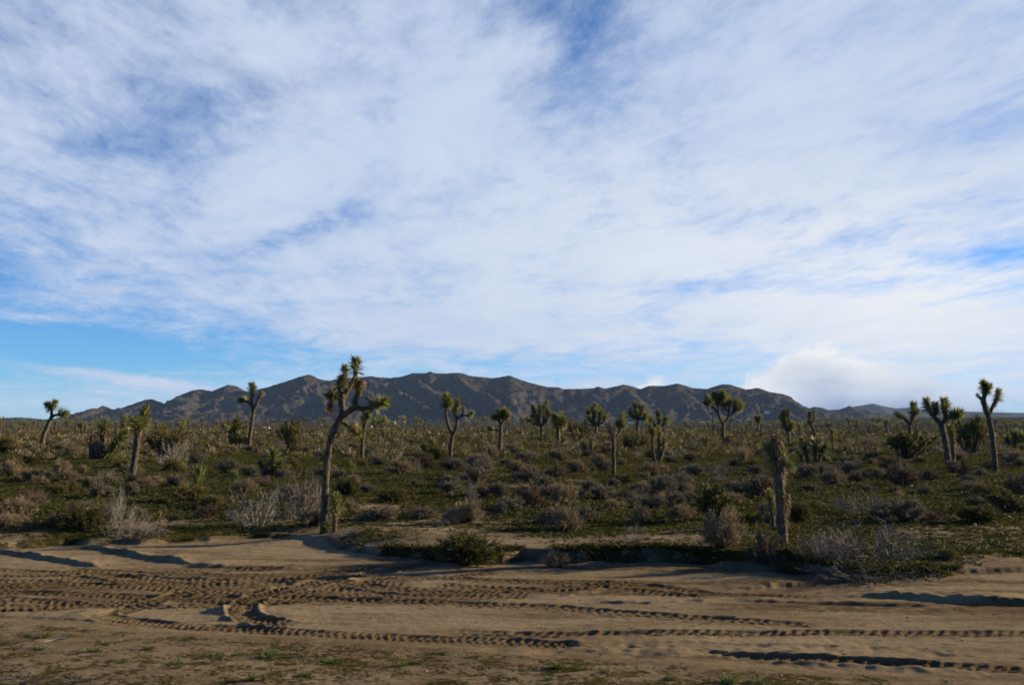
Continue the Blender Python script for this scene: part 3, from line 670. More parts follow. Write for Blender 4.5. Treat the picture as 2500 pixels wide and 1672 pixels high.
def joshua(label, base, limbs, heads, name='joshua_tree', cat='tree', group=None, phrase=None, shag=1.0, Y=None):
    """limbs: ([(px,py)...], r0, r1) in photo pixels; heads: (px, py, angle, length, radius, kind)"""
    x0, y0, z0 = at(*base)
    if Y: y0 = Y; p = pix(base[0], base[1], Y); x0 = p.x; z0 = GZ(x0, y0)
    z0 = min(z0, GZ(x0, y0))
    k = y0 / F
    root = bpy.data.objects.new(name, None); COL.objects.link(root); root.location = (x0, y0, z0)
    root.empty_display_size = 0.2
    tag(root, label, cat, group)
    OCC.append((x0, y0, 0.5))
    if phrase: LAND.append((phrase, base[0], base[1]))
    O = Vector((x0, y0, z0))
    b = Bag(); samp = []
    for j, (pts, r0, r1) in enumerate(limbs):
        if samp and not (abs(pts[0][1] - base[1]) < 8):
            d0 = min(samp, key=lambda s_: (s_[0] - pts[0][0]) ** 2 + (s_[1] - pts[0][1]) ** 2)[2]
        else: d0 = 0.0 if not samp else random.uniform(-.1, .1)
        ln = sum(math.dist(pts[i], pts[i + 1]) for i in range(len(pts) - 1)) * k
        d1 = d0 + (random.uniform(.15, .45) * random.choice((-1, 1)) * ln if j else 0.0)
        P = []; R = []
        for i, p in enumerate(pts):
            f_ = i / (len(pts) - 1); dd = d0 + (d1 - d0) * f_
            q = pix(p[0], p[1], y0 + dd) - O
            P.append(q); R.append((r0 + (r1 - r0) * f_) * k * 0.82); samp.append((p[0], p[1], dd))
        if abs(pts[0][1] - base[1]) < 8: P[0] = P[0] + Vector((0, 0, -0.15)); R[0] *= 1.15
        PP, RR = spline(P, R, max(.09, 3.0 * k))
        tube(b, PP, RR, 10 if r0 * k > .05 else 7, 0.10, 0, int(shag * min(420, len(PP) * 14)), .16)
    link('trunk', b.mesh('trunk', [M_BARK, M_SHAG], True), root)
    for (cx, cy, ang, ln, rad, kd) in heads:
        d0 = min(samp, key=lambda s_: (s_[0] - cx) ** 2 + (s_[1] - cy) ** 2)[2]
        a = math.radians(ang + random.uniform(-6, 6))
        D = Vector((math.cos(a), random.uniform(-.3, .3) + (0.0), math.sin(a))).normalized()
        c = pix(cx, cy, y0 + d0) - O
        o = link('dead_leaf_skirt' if kd in 'dv' else 'leaf_rosette', random.choice(ROS[kd]), root)
        sr = rad * k / (.45 if kd in 'dv' else .33); sl_ = ln * k / .98
        if kd in 'dv': sl_ = ln * k / 1.1
        off = 0.5 * 1.05 * sl_
        o.location = c - D * off if kd not in 'dv' else c + D * (0.15 * sl_)
        o.rotation_mode = 'QUATERNION'
        o.rotation_quaternion = Vector((0, 0, 1)).rotation_difference(D) @ Quaternion((0, 0, 1), random.uniform(0, 6.28))
        o.scale = (sr, sr, sl_)
    return root

# ------------------------------------------------------------------ the trees seen one by one
J = joshua
J('tall leaning Joshua tree with many spiky heads at the edge of the sandy wash', (789, 1306),
  [([(789, 1306), (791, 1250), (794, 1200), (797, 1140), (803, 1095), (811, 1060), (822, 1035), (836, 1016)], 9.5, 9),
   ([(834, 1020), (836, 995), (835, 975), (838, 960)], 9.5, 8.5), ([(838, 963), (831, 946), (828, 926)], 8.0, 7), ([(842, 962), (855, 941), (866, 919), (868, 908)], 7.5, 5),
   ([(836, 1020), (847, 1008), (865, 992), (868, 977), (876, 958), (879, 945)], 8, 7.5), ([(866, 993), (885, 998), (905, 993), (918, 988)], 7, 6.5), ([(836, 978), (822, 970), (814, 966)], 5.5, 4.5),
   ([(832, 1024), (846, 1036), (860, 1046)], 6, 5.5)],
  [(868, 892, 88, 40, 16, 'g'), (841, 909, 84, 34, 12, 'g'), (836, 929, 92, 26, 13, 'y'), (832, 938, 90, 26, 12, 'd'), (873, 936, 100, 28, 15, 'y'), (878, 950, 70, 30, 11, 'd'),
   (927, 984, 14, 46, 17, 'g'), (905, 992, 10, 30, 10, 'd'), (808, 963, 205, 24, 15, 'y'), (808, 984, 262, 34, 13, 'd'), (812, 968, 150, 22, 12, 'g'), (872, 1056, 318, 30, 14, 'y'), (852, 1040, 320, 34, 10, 'd'), (866, 916, 80, 24, 7, 'd')],
  phrase='the tall many-headed leaning tree')
J('young Joshua tree sprout with one pale green head beside the leaning trunk', (816, 1302),
  [([(816, 1302), (817, 1280), (820, 1252), (820, 1238)], 6.5, 4.5)], [(820, 1226, 88, 40, 17, 'g'), (820, 1250, 90, 34, 12, 'd'), (819, 1268, 90, 30, 8, 'd')])
J('tiny yellow-green Joshua tree pup at the foot of the leaning trunk', (797, 1307), [([(797, 1307), (796, 1296)], 4, 3.5)], [(795, 1288, 90, 24, 11, 'g'), (796, 1300, 90, 16, 7, 'd')], shag=.3)
J('stout single-trunk Joshua tree with shaggy brown thatch under one bushy blue-green head', (1911, 1332),
  [([(1911, 1332), (1909, 1290), (1906, 1230), (1903, 1180), (1898, 1140), (1893, 1116)], 14, 11.5), ([(1900, 1140), (1912, 1130), (1917, 1126)], 9, 7), ([(1893, 1114), (1898, 1104), (1901, 1096)], 4, 2.5)],
  [(1880, 1106, 120, 42, 17, 'b'), (1921, 1130, 325, 36, 13, 'b'), (1895, 1116, 95, 66, 19, 'd'), (1899, 1126, 95, 80, 22, 'd'), (1903, 1150, 93, 80, 21, 'd'), (1906, 1185, 92, 80, 18, 'd'), (1908, 1225, 92, 80, 17, 'd'), (1910, 1265, 92, 80, 16, 'd'), (1911, 1300, 91, 76, 16, 'd')],
  phrase='the stout shaggy tree', shag=1.6)
J('short young Joshua tree leaning on the left side of the shaggy trunk', (1890, 1290), [([(1890, 1290), (1886, 1262), (1884, 1236)], 6, 5)], [(1882, 1217, 96, 40, 13, 'g'), (1885, 1240, 90, 36, 11, 'd'), (1888, 1262, 90, 28, 8, 'd')])
J('two-headed Joshua tree with straight shaggy trunk and yellow skirt, left of the leaning tree', (321, 1172),
  [([(321, 1172), (326, 1140), (331, 1105), (335, 1075), (338, 1055)], 9, 7.5), ([(337, 1060), (333, 1046), (332, 1042)], 6, 5), ([(338, 1056), (345, 1042), (350, 1028)], 6, 5)],
  [(354, 1012, 82, 42, 13, 'g'), (348, 1030, 80, 26, 12, 'g'), (332, 1032, 110, 30, 15, 'g'), (341, 1055, 90, 36, 10, 'd'), (335, 1068, 90, 34, 9, 'd')], phrase='the two-headed straight tree', shag=1.3)
J('leaning Joshua tree with a bent arm and two spiky heads against open sky', (103, 1092),
  [([(103, 1092), (106, 1064), (116, 1040), (127, 1016)], 6.5, 5.5), ([(127, 1018), (126, 1004), (125, 996)], 4.5, 3.5), ([(128, 1016), (138, 1012), (148, 1011)], 4.2, 3.8)],
  [(119, 990, 140, 20, 10, 'g'), (131, 987, 60, 22, 10, 'g'), (155, 1008, 345, 22, 12, 'g'), (144, 1012, 0, 16, 7, 'd')], phrase='the bent-armed left-edge tree', shag=.7)
J('slender three-armed Joshua tree with dark upright head on a thin leaning trunk', (607, 1094),
  [([(607, 1094), (611, 1060), (616, 1025), (619, 1000)], 5.5, 5), ([(619, 1002), (611, 986), (600, 978)], 4.5, 4), ([(618, 1000), (614, 978), (615, 958)], 4.5, 3.5), ([(620, 1001), (626, 986), (631, 972), (636, 966)], 4.2, 4)],
  [(615, 945, 90, 20, 10, 'g'), (591, 977, 185, 18, 9, 'y'), (616, 966, 90, 22, 8, 'd'), (634, 967, 40, 18, 7, 'd'), (596, 977, 180, 14, 7, 'd')], phrase='the slender three-armed tree', shag=.5)
J('thin single-headed Joshua tree just right of the tall leaning tree', (884, 1117), [([(884, 1117), (885, 1080), (890, 1045), (892, 1030)], 5.5, 4.5)], [(893, 1014, 80, 24, 11, 'g'), (898, 1018, 30, 16, 8, 'g'), (891, 1032, 90, 20, 7, 'd')], phrase='the thin single-headed tree', shag=.6)
J('Y-shaped Joshua tree with a round head on its left arm and a drooping dead arm', (1098, 1125),
  [([(1098, 1125), (1101, 1087), (1106, 1059)], 6, 5.5), ([(1106, 1060), (1096, 1043), (1091, 1023), (1088, 1001)], 5, 4), ([(1106, 1060), (1114, 1042), (1115, 1023), (1112, 1010)], 5, 4),
   ([(1115, 1022), (1124, 1018), (1138, 1014), (1152, 1027)], 3.5, 2), ([(1124, 1018), (1130, 1008), (1132, 1000)], 2.5, 2.5), ([(1138, 1014), (1147, 1013), (1152, 1010)], 2.4, 2), ([(1112, 1012), (1116, 996), (1117, 988)], 3.5, 3)],
  [(1090, 977, 90, 30, 14, 'g'), (1097, 984, 60, 20, 10, 'g'), (1089, 994, 90, 24, 9, 'd'), (1117, 983, 86, 22, 8, 'y'), (1111, 1003, 95, 18, 8, 'g'), (1110, 1013, 90, 20, 7, 'd'), (1132, 1003, 100, 16, 5, 'd'), (1152, 1008, 30, 12, 7, 'g'), (1117, 994, 88, 18, 6, 'd')],
  phrase='the Y-shaped tree', shag=.6)
J('Joshua tree with a compact flat-topped green crown on a straight dark trunk', (1220, 1106),
  [([(1220, 1106), (1222, 1060), (1223, 1034)], 5, 4.5), ([(1223, 1038), (1216, 1026), (1212, 1021)], 3.5, 3), ([(1223, 1036), (1232, 1022), (1235, 1014)], 3.5, 3), ([(1223, 1036), (1221, 1016)], 3.5, 3), ([(1221, 1052), (1210, 1050), (1200, 1049)], 2.6, 2.4)],
  [(1219, 1007, 95, 20, 10, 'g'), (1235, 1007, 80, 20, 10, 'g'), (1209, 1018, 150, 18, 9, 'g'), (1228, 1010, 90, 20, 9, 'g'), (1240, 1015, 40, 16, 8, 'y'), (1197, 1047, 170, 14, 8, 'g'), (1220, 1022, 90, 20, 9, 'd'), (1230, 1022, 80, 20, 9, 'd')], phrase='the flat-topped tree', shag=.6)
def crown(label, base, fork, heads, r=4.0, rad=7.5, phrase=None, kind='g', mid=None, name='joshua_tree'):
    """trunk up to a fork, then one limb to every head"""
    limbs = [([base] + (mid or []) + [fork], r * 1.15, r)]
    hs = []
    for i, (hx, hy) in enumerate(heads):
        dx_, dy_ = hx - fork[0], hy - fork[1]; L = math.hypot(dx_, dy_)
        mx, my = fork[0] + dx_ * .55 + (dx_ > 0) * L * .07 - (dx_ < 0) * L * .07, fork[1] + dy_ * .42
        e = (fork[0] + dx_ * .82, fork[1] + dy_ * .82)
        limbs.append(([fork, (mx, my), e], r * .72, r * .5))
        ang = math.degrees(math.atan2(-(hy - my), hx - mx)); ang = .5 * ang + 45 if -90 < ang < 180 else ang
        hs.append((hx, hy, ang, rad * 2.1, rad * .84, random.choice('gggy') if kind == 'g' else kind))
        if i % 2 == 0: hs.append((e[0], e[1] + 2, 90, rad * 1.7, rad * .62, 'd'))
    return J(label, base, limbs, hs, phrase=phrase, shag=.4, name=name)
Z5 = lambda *q: [(1280 + a / 6.514, 950 + b / 6.514) for a, b in q]
Z6 = lambda *q: [(1700 + a / 6.514, 930 + b / 6.514) for a, b in q]
Z7 = lambda *q: [(2160 + a / 6.27, 920 + b / 6.27) for a, b in q]
crown('dense round-crowned Joshua tree standing just right of the flat-topped tree', (1321, 1075), (1323, 1040), Z5((140, 290), (150, 380), (240, 285), (350, 225), (375, 330), (250, 370), (330, 420), (130, 450), (60, 485), (120, 530), (400, 390), (300, 310), (210, 440)), 4.4, 7, 'the dense round-crowned tree')
crown('short Joshua tree with a broad pale green crown on a thick dark trunk', (1363, 1083), (1362, 1040), Z5((470, 450), (540, 470), (640, 500), (580, 430), (610, 550), (500, 530)), 5, 10, 'the short broad-crowned tree')
crown('candelabra Joshua tree with many upright arms rising behind the dry thicket', (1455, 1062), (1455, 1040), Z5((1030, 340), (1130, 265), (1080, 310), (1180, 300), (1235, 360), (1010, 390), (1295, 450), (1200, 420), (1030, 460), (975, 555), (1240, 430), (1120, 400)), 4.5, 6.8, 'the candelabra tree')
crown('Joshua tree with a lopsided crown and two knobs on the left of its trunk', (1556, 1067), (1556, 1024), Z5((1755, 240), (1830, 280), (1895, 290), (1695, 330), (1690, 395), (1800, 370), (1935, 420), (1860, 340), (1950, 460)), 4, 7, 'the lopsided-crowned tree')
crown('spreading Joshua tree with one upright head and two low side arms', (1607, 1066), (1607, 1042), Z5((2140, 370), (2130, 430), (2000, 480), (1995, 555), (2260, 480), (2280, 510), (2050, 590)), 4, 8, 'the spreading low-armed tree')
J('Joshua tree with a dead drooping brown head and one green head, tall bare trunk', (1498, 1166),
  [([(1498, 1166), (1498, 1120), (1498, 1073)], 6, 5), ([(1498, 1075), (1505, 1066), (1512, 1056), (1515, 1046)], 3.5, 3.5), ([(1498, 1076), (1495, 1066)], 5, 5)],
  [(1520, 1026, 80, 30, 10, 'g'), (1511, 1036, 110, 20, 9, 'g'), (1514, 1048, 85, 28, 7, 'd'), (1494, 1058, 110, 34, 10, 'd'), (1496, 1066, 90, 26, 9, 'd')], phrase='the bare-trunked brown-headed tree', shag=.7)
J('cluster of three thin Joshua tree stems rising from one base', (1606, 1126),
  [([(1606, 1126), (1597, 1118), (1594, 1090), (1593, 1062)], 4.5, 4), ([(1607, 1126), (1609, 1095), (1609, 1064)], 4.5, 4), ([(1609, 1126), (1616, 1110), (1622, 1088)], 4.2, 4)],
  [(1590, 1047, 95, 26, 8, 'g'), (1597, 1055, 60, 18, 7, 'g'), (1608, 1053, 90, 24, 8, 'g'), (1622, 1077, 85, 22, 8, 'y'), (1595, 1066, 90, 22, 7, 'd'), (1610, 1070, 90, 22, 7, 'd'), (1620, 1090, 80, 20, 7, 'd')], phrase='the three-stemmed clump')
J('largest rounded Joshua tree with forked limbs and dense heads below the right peak', (1765, 1075),
  [([(1765, 1075), (1765, 1050), (1766, 1033)], 5.5, 4.8), ([(1766, 1035), (1757, 1020), (1751, 1006), (1738, 990), (1731, 981)], 4, 3), ([(1752, 1008), (1752, 992), (1748, 975)], 3.2, 2.8), ([(1766, 1035), (1777, 1020), (1780, 999), (1778, 983)], 4, 3),
   ([(1776, 1022), (1790, 1008), (1803, 995)], 3.4, 2.8), ([(1780, 1004), (1768, 996), (1764, 984)], 2.8, 2.5), ([(1752, 990), (1758, 976)], 2.8, 2.5), ([(1786, 1012), (1791, 1000), (1796, 990)], 2.8, 2.4)],
  [(1729, 975, 120, 20, 9, 'g'), (1726, 985, 150, 16, 8, 'g'), (1744, 966, 100, 20, 10, 'g'), (1753, 972, 90, 18, 9, 'g'), (1762, 962, 85, 20, 10, 'g'), (1758, 978, 90, 18, 9, 'y'), (1768, 968, 60, 18, 9, 'g'), (1777, 973, 80, 20, 9, 'g'), (1763, 991, 95, 18, 9, 'y'), (1797, 984, 85, 20, 9, 'g'), (1807, 990, 45, 20, 9, 'g'), (1803, 998, 30, 16, 8, 'y'), (1784, 983, 60, 16, 7, 'g'), (1740, 985, 90, 16, 8, 'd'), (1750, 986, 90, 18, 8, 'd'), (1772, 992, 90, 16, 7, 'd'), (1795, 998, 70, 16, 7, 'd')],
  phrase='the largest rounded tree', shag=.4)
J('bare dead forked tree standing close behind the largest rounded tree', (1742, 1056), [([(1742, 1056), (1741, 1030), (1740, 1012)], 2.6, 2.0), ([(1740, 1014), (1734, 1008), (1729, 1001)], 1.6, 1.2), ([(1740, 1014), (1740, 1000)], 1.6, 1.1)], [(1729, 1000, 110, 10, 4, 'd'), (1740, 998, 90, 10, 4, 'd')], name='dead_joshua_tree', shag=.3)
crown('Joshua tree with a clustered top and drooping side head behind the stout shaggy tree', (1926, 1086), (1923, 1054), Z6((1370, 520), (1405, 500), (1460, 480), (1430, 580), (1350, 600), (1485, 670), (1540, 700), (1400, 660)), 4.2, 7.5, 'the cluster-topped tree', mid=[(1926, 1068)])
crown('V-shaped leaning Joshua tree with slim heads in front of the low hills', (1992, 1064), (1981, 1034), Z6((1795, 520), (1800, 570), (1875, 495), (1880, 560), (1790, 655)), 3.2, 5.5, 'the V-shaped leaning tree', mid=[(1987, 1050)])
crown('small palm-like Joshua tree with a pale trunk between two larger trees', (1851, 1052), (1851, 1030), Z6((950, 600), (1015, 590), (985, 620)), 2.6, 7, 'the small palm-like tree')
J('slim dark Joshua tree with two tall arms silhouetted at the right edge', (2430, 1150),
  [([(2430, 1150), (2427, 1110), (2422, 1063), (2416, 1030), (2413, 1012)], 7.5, 6.8), ([(2412, 1012), (2405, 995), (2402, 975), (2405, 955)], 7, 6), ([(2402, 976), (2394, 972), (2391, 969)], 4.5, 4), ([(2414, 1012), (2422, 996), (2428, 984), (2433, 974)], 6, 4.5)],
  [(2401, 940, 110, 24, 10, 'g'), (2412, 948, 60, 24, 10, 'g'), (2405, 945, 88, 24, 9, 'g'), (2437, 963, 80, 26, 10, 'g'), (2404, 968, 88, 34, 8, 'd'), (2405, 995, 95, 34, 8, 'd'), (2429, 988, 65, 34, 8, 'd'), (2409, 1010, 92, 30, 9, 'd'), (2392, 972, 130, 18, 6, 'd')], phrase='the slim silhouetted right-edge tree')
J('heavy-armed Joshua tree with four big spiky heads near the right edge', (2315, 1128),
  [([(2315, 1128), (2310, 1090), (2303, 1056), (2299, 1036)], 8, 7.5), ([(2299, 1038), (2288, 1025), (2276, 1012), (2268, 1000)], 7, 5.5), ([(2280, 1018), (2284, 1006)], 6, 5), ([(2300, 1036), (2308, 1020), (2306, 1002)], 6.5, 5.5), ([(2303, 1030), (2318, 1019), (2328, 1014)], 6, 5.5)],
  [(2263, 986, 105, 28, 12, 'g'), (2283, 996, 88, 28, 12, 'g'), (2305, 988, 88, 32, 13, 'g'), (2337, 1010, 15, 30, 13, 'g'), (2306, 1004, 88, 26, 10, 'd'), (2270, 1006, 110, 24, 9, 'd'), (2283, 1010, 90, 22, 11, 'd'), (2322, 1017, 20, 22, 10, 'd')], phrase='the heavy-armed tree', shag=.7)
J('young Joshua tree with a rusty skirt tight beside the heavy-armed trunk', (2327, 1126), [([(2327, 1126), (2326, 1095), (2324, 1066)], 6.5, 5)], [(2323, 1052, 90, 28, 9, 'g'), (2324, 1068, 90, 36, 9, 'd'), (2326, 1088, 90, 36, 8, 'd')])
J('Joshua tree with one dead yellow arm and one upright green head', (2222, 1066), [([(2222, 1066), (2221, 1050), (2221, 1036)], 5.5, 5.5), ([(2221, 1038), (2214, 1026), (2204, 1019)], 5, 4.5), ([(2221, 1038), (2228, 1022), (2230, 1010)], 5, 4)],
  [(2230, 996, 86, 28, 11, 'g'), (2201, 1017, 150, 26, 9, 'd'), (2196, 1016, 160, 16, 7, 'y'), (2236, 1012, 70, 20, 8, 'd'), (2226, 1022, 80, 24, 8, 'd')], phrase='the yellow-armed tree')
J('young column-shaped Joshua tree behind the dark yucca clump at left', (300, 1085), [([(300, 1085), (301, 1060), (302, 1048)], 4.5, 4)], [(302, 1034, 90, 36, 9, 'g'), (302, 1050, 90, 24, 8, 'd')])
J('young Joshua tree with green column head between dark yuccas and dark bush', (2033, 1104), [([(2033, 1104), (2033, 1080)], 3, 3)], [(2032, 1062, 90, 30, 9, 'y'), (2033, 1084, 90, 26, 5, 'd')])
J('thin young Joshua tree in front of the cluster-topped tree', (1953, 1072), [([(1953, 1072), (1953, 1052)], 3, 2.6)], [(1953, 1044, 90, 18, 7, 'g'), (1953, 1056, 90, 18, 5, 'd')])
J('thin young green Joshua tree half hidden behind the shaggy tree', (1956, 1104), [([(1956, 1104), (1956, 1090)], 3, 2.6)], [(1956, 1080, 90, 28, 7, 'y'), (1956, 1094, 90, 18, 5, 'd')])

def yucca(label, base, stems, phrase=None, group=None):
    limbs = [([(bx, by), ((bx + tx) / 2 + random.uniform(-1, 1), (by + ty) / 2), (tx, ty)], r, r * .9) for (bx, by, tx, ty, r, hr, hl, an) in stems if r > 0]
    heads = []
    for (bx, by, tx, ty, r, hr, hl, an) in stems:
        if hr > 0:
            a = math.radians(an); heads.append((tx + math.cos(a) * hl * .35, ty - math.sin(a) * hl * .35, an, hl, hr * .62, 'u'))
            heads.append((tx, ty + 2, 90 if r > 0 else an, max(hl * .6, (by - ty) * .5), max(r * 1.5, hr * .33), 'v'))
        else:
            heads.append((tx, ty + 4, 90, (by - ty) * .8, r * 1.6, 'v'))
    return J(label, base, limbs, heads, name='yucca', cat='yucca', phrase=phrase, group=group, shag=1.0)
yucca('large dark yucca clump with three trunks beside the two-headed tree', (250, 1119), [(225, 1119, 223, 1082, 9, 0, 0, 90), (250, 1119, 252, 1060, 10, 25, 34, 92), (258, 1119, 288, 1082, 7, 24, 32, 60), (262, 1119, 270, 1108, 6, 22, 30, 70), (240, 1119, 238, 1090, 9, 0, 0, 90)], 'the dark three-trunk yucca')
yucca('dark yucca with a pale drooping skirt between the bush and the leaning tree', (662, 1165), [(660, 1165, 664, 1130, 10, 24, 34, 85), (672, 1165, 676, 1144, 8, 16, 22, 60), (684, 1166, 696, 1152, 6, 16, 18, 50), (648, 1165, 645, 1146, 8, 14, 22, 120)], 'the pale-skirted yucca')
yucca('bright green spiky yucca rosette growing out of an olive bush', (484, 1206), [(484, 1206, 484, 1188, 4, 26, 46, 88)], 'the bright green yucca')
yucca('small yellow-green yucca right of the bright green one', (574, 1196), [(574, 1196, 574, 1178, 3, 17, 26, 90)])
yucca('small open yucca rosette right of the leaning trunk', (857, 1168), [(857, 1168, 857, 1158, 4, 19, 26, 88)])
yucca('dark spiky yucca in scrub left of the Y-shaped tree', (1056, 1112), [(1056, 1112, 1056, 1098, 5, 20, 26, 90), (1042, 1111, 1040, 1100, 4, 14, 18, 120)])
yucca('dark stumpy yucca with blackened stem, between brown-headed and candelabra trees', (1440, 1112), [(1432, 1112, 1430, 1098, 5, 16, 22, 110), (1442, 1112, 1444, 1082, 5, 0, 0, 90), (1446, 1112, 1452, 1100, 4, 13, 16, 60)])
yucca('tall dark double-headed yucca right of the stout shaggy tree', (1990, 1128), [(1990, 1128, 1990, 1098, 5, 21, 26, 95), (1998, 1128, 2006, 1104, 5, 20, 24, 60), (1974, 1130, 1968, 1106, 5, 18, 22, 110), (1963, 1132, 1958, 1118, 4, 14, 18, 120)], 'the double-headed dark yucca')
yucca('dark green yucca thicket at the far right edge of the plain', (2480, 1092), [(2478, 1092, 2478, 1076, 5, 20, 24, 90), (2494, 1092, 2496, 1080, 5, 18, 22, 80), (2466, 1092, 2462, 1082, 4, 15, 18, 110)])
yucca('low dark yucca under the olive thicket beside the slender three-armed tree', (590, 1092), [(588, 1092, 586, 1080, 5, 19, 24, 100), (600, 1092, 602, 1084, 4, 15, 18, 80), (574, 1092, 570, 1082, 4, 15, 18, 120)])
yucca('green upright yucca in the scrub below the largest rounded tree', (1722, 1102), [(1722, 1102, 1722, 1092, 4, 15, 28, 90)])

# ------------------------------------------------------------------ shrubs
def shrub(kind, seed):
    """unit shrub: half-width 1, height 1; returns (wood mesh, foliage mesh, joined mesh)"""
    global RNG
    keep = RNG; RNG = np.random.default_rng(seed)
    cfg = dict(sage=(80, 2300, .9, .011, M_SAGE, .22), tan=(90, 2400, .95, .009, M_TAN, .24), olive=(90, 2400, .9, .011, M_OLIVE, .26), green=(140, 3600, 1.0, .010, M_GREEN, .19),
               brown=(80, 1600, .8, .011, M_BROWN, .22), mauve=(52, 520, .5, .0060, M_MAUVE, .40), pale=(36, 330, .45, .0055, M_PALE, .45), straw=(260, 0, 1.3, .010, M_STRAW, .3), creosote=(34, 1500, 1.1, .016, M_OLIVE, .20))[kind]
    ns, nt, upr, wd, mt, tl = cfg
    az = RNG.uniform(0, 2 * PI, ns)
    el = np.arcsin(np.clip(RNG.uniform(0.02, 1, ns) ** (1 / (1.0 + upr)), 0, 1)) if kind not in ('straw', 'creosote') else np.radians(RNG.uniform(42, 88, ns))
    if kind in ('mauve', 'pale'): az = az + RNG.normal(0, .5, ns); el = np.clip(el * RNG.uniform(.55, 1.1, ns), .05, 1.5)
    lump = (RNG.uniform(.55, 1.15, ns) if kind in ('mauve', 'pale') else 0.80) + 0.35 * pn(np.cos(az) * 1.6 + seed, np.sin(az) * 1.6 + el, seed) * 1.6 + RNG.uniform(-.12, .12, ns)
    D = np.stack([np.cos(az) * np.cos(el), np.sin(az) * np.cos(el), np.sin(el)], 1)
    B0 = np.stack([np.cos(az), np.sin(az), 0 * az], 1) * RNG.uniform(0, .5 if kind == 'mauve' else .22, ns)[:, None]; B0[:, 2] = -.04
    tip = B0 * .6 + D * lump[:, None]
    mid = B0 * .7 + (tip - B0) * .5 + RNG.normal(0, .06, (ns, 3)) + np.array([0, 0, .07 * upr])
    wood = Bag(); fol = Bag()
    if kind == 'straw':
        a, q = rib_batch(B0, mid, wd, wd * .8); fol.add(a, q); a, q = rib_batch(mid, tip + RNG.normal(0, .1, (ns, 3)), wd * .8, wd * .2); fol.add(a, q)
        RNG = keep; return None, fol.mesh('blades', [mt]), None, mt
    dead = kind in ('mauve', 'pale')
    a, q = rib_batch(B0, mid, wd * 1.8, wd * 1.2); wood.add(a, q)
    a, q = rib_batch(B0, mid, wd * 1.8, wd * 1.2); wood.add(a, q)
    a, q = rib_batch(mid, tip, wd * 1.2, wd * .5); wood.add(a, q)
    i = RNG.integers(0, ns, nt); t = RNG.uniform(.25, 1.0, nt) ** (.6 if kind != 'creosote' else .5)
    st = np.where((t < .5)[:, None], B0[i] + (mid[i] - B0[i]) * (t * 2)[:, None], mid[i] + (tip[i] - mid[i]) * (t * 2 - 1)[:, None])
    dr = unit(D[i] + RNG.normal(0, .75 if not dead else .6, (nt, 3)) + np.array([0, 0, .35 * upr]))
    ln = tl * RNG.uniform(.5, 1.15, nt)
    en = st + dr * ln[:, None]; en[:, 2] = np.maximum(en[:, 2], .01)
    if dead:
        a, q = rib_batch(st, en, wd * .9, wd * .4); fol.add(a, q)
        n2_ = nt * 2; i2 = RNG.integers(0, nt, n2_); tt = RNG.uniform(.3, .9, (n2_, 1)); s2 = st[i2] + (en[i2] - st[i2]) * tt
        e2 = s2 + unit(dr[i2] + RNG.normal(0, .8, (n2_, 3))) * (tl * .45 * RNG.uniform(.4, 1, (n2_, 1))); e2[:, 2] = np.maximum(e2[:, 2], .01)
        a, q = rib_batch(s2, e2, wd * .6, wd * .25); fol.add(a, q)
        wm, fm = mt, mt
    else:
        a, q = rib_batch(st, en, wd * 1.0, wd * .35); fol.add(a, q)
        nl = nt; il = RNG.integers(0, nt, nl); tt = RNG.uniform(.35, 1.0, (nl, 1)); s2 = st[il] + (en[il] - st[il]) * tt
        e2 = s2 + unit(dr[il] + RNG.normal(0, .9, (nl, 3))) * (.055 * RNG.uniform(.5, 1.2, (nl, 1)))
        a, q = rib_batch(s2, e2, wd * 1.1, wd * .5); fol.add(a, q)
        wm, fm = M_WOOD, mt
    w_ = wood.mesh('branches', [wm]); f_ = fol.mesh('foliage', [fm])
    j = Bag(); j.add(np.vstack(wood.V), np.vstack(wood.F), 0); j.add(np.vstack(fol.V), np.vstack(fol.F), 1)
    jm = j.mesh('bush', [wm, fm])
    RNG = keep
    return w_, f_, jm, mt
PROTO = {}
def proto(kind, i):
    if (kind, i) not in PROTO: PROTO[(kind, i)] = shrub(kind, hash_seed(kind) + i)
    return PROTO[(kind, i)]
def hash_seed(s): return sum(ord(c) * (i + 3) for i, c in enumerate(s)) * 7
NV = dict(sage=4, tan=4, olive=3, green=3, brown=3, mauve=3, pale=3, straw=2, creosote=3)
NAMES = dict(sage='sagebrush', tan='dry_bush', olive='olive_bush', green='green_bush', brown='brown_bush', mauve='dead_twig_bush', pale='bleached_twig_bush', straw='straw_grass', creosote='creosote_bush')
CATS = dict(sage='sagebrush', tan='bush', olive='bush', green='bush', brown='bush', mauve='dead bush', pale='dead bush', straw='dry grass', creosote='creosote bush')

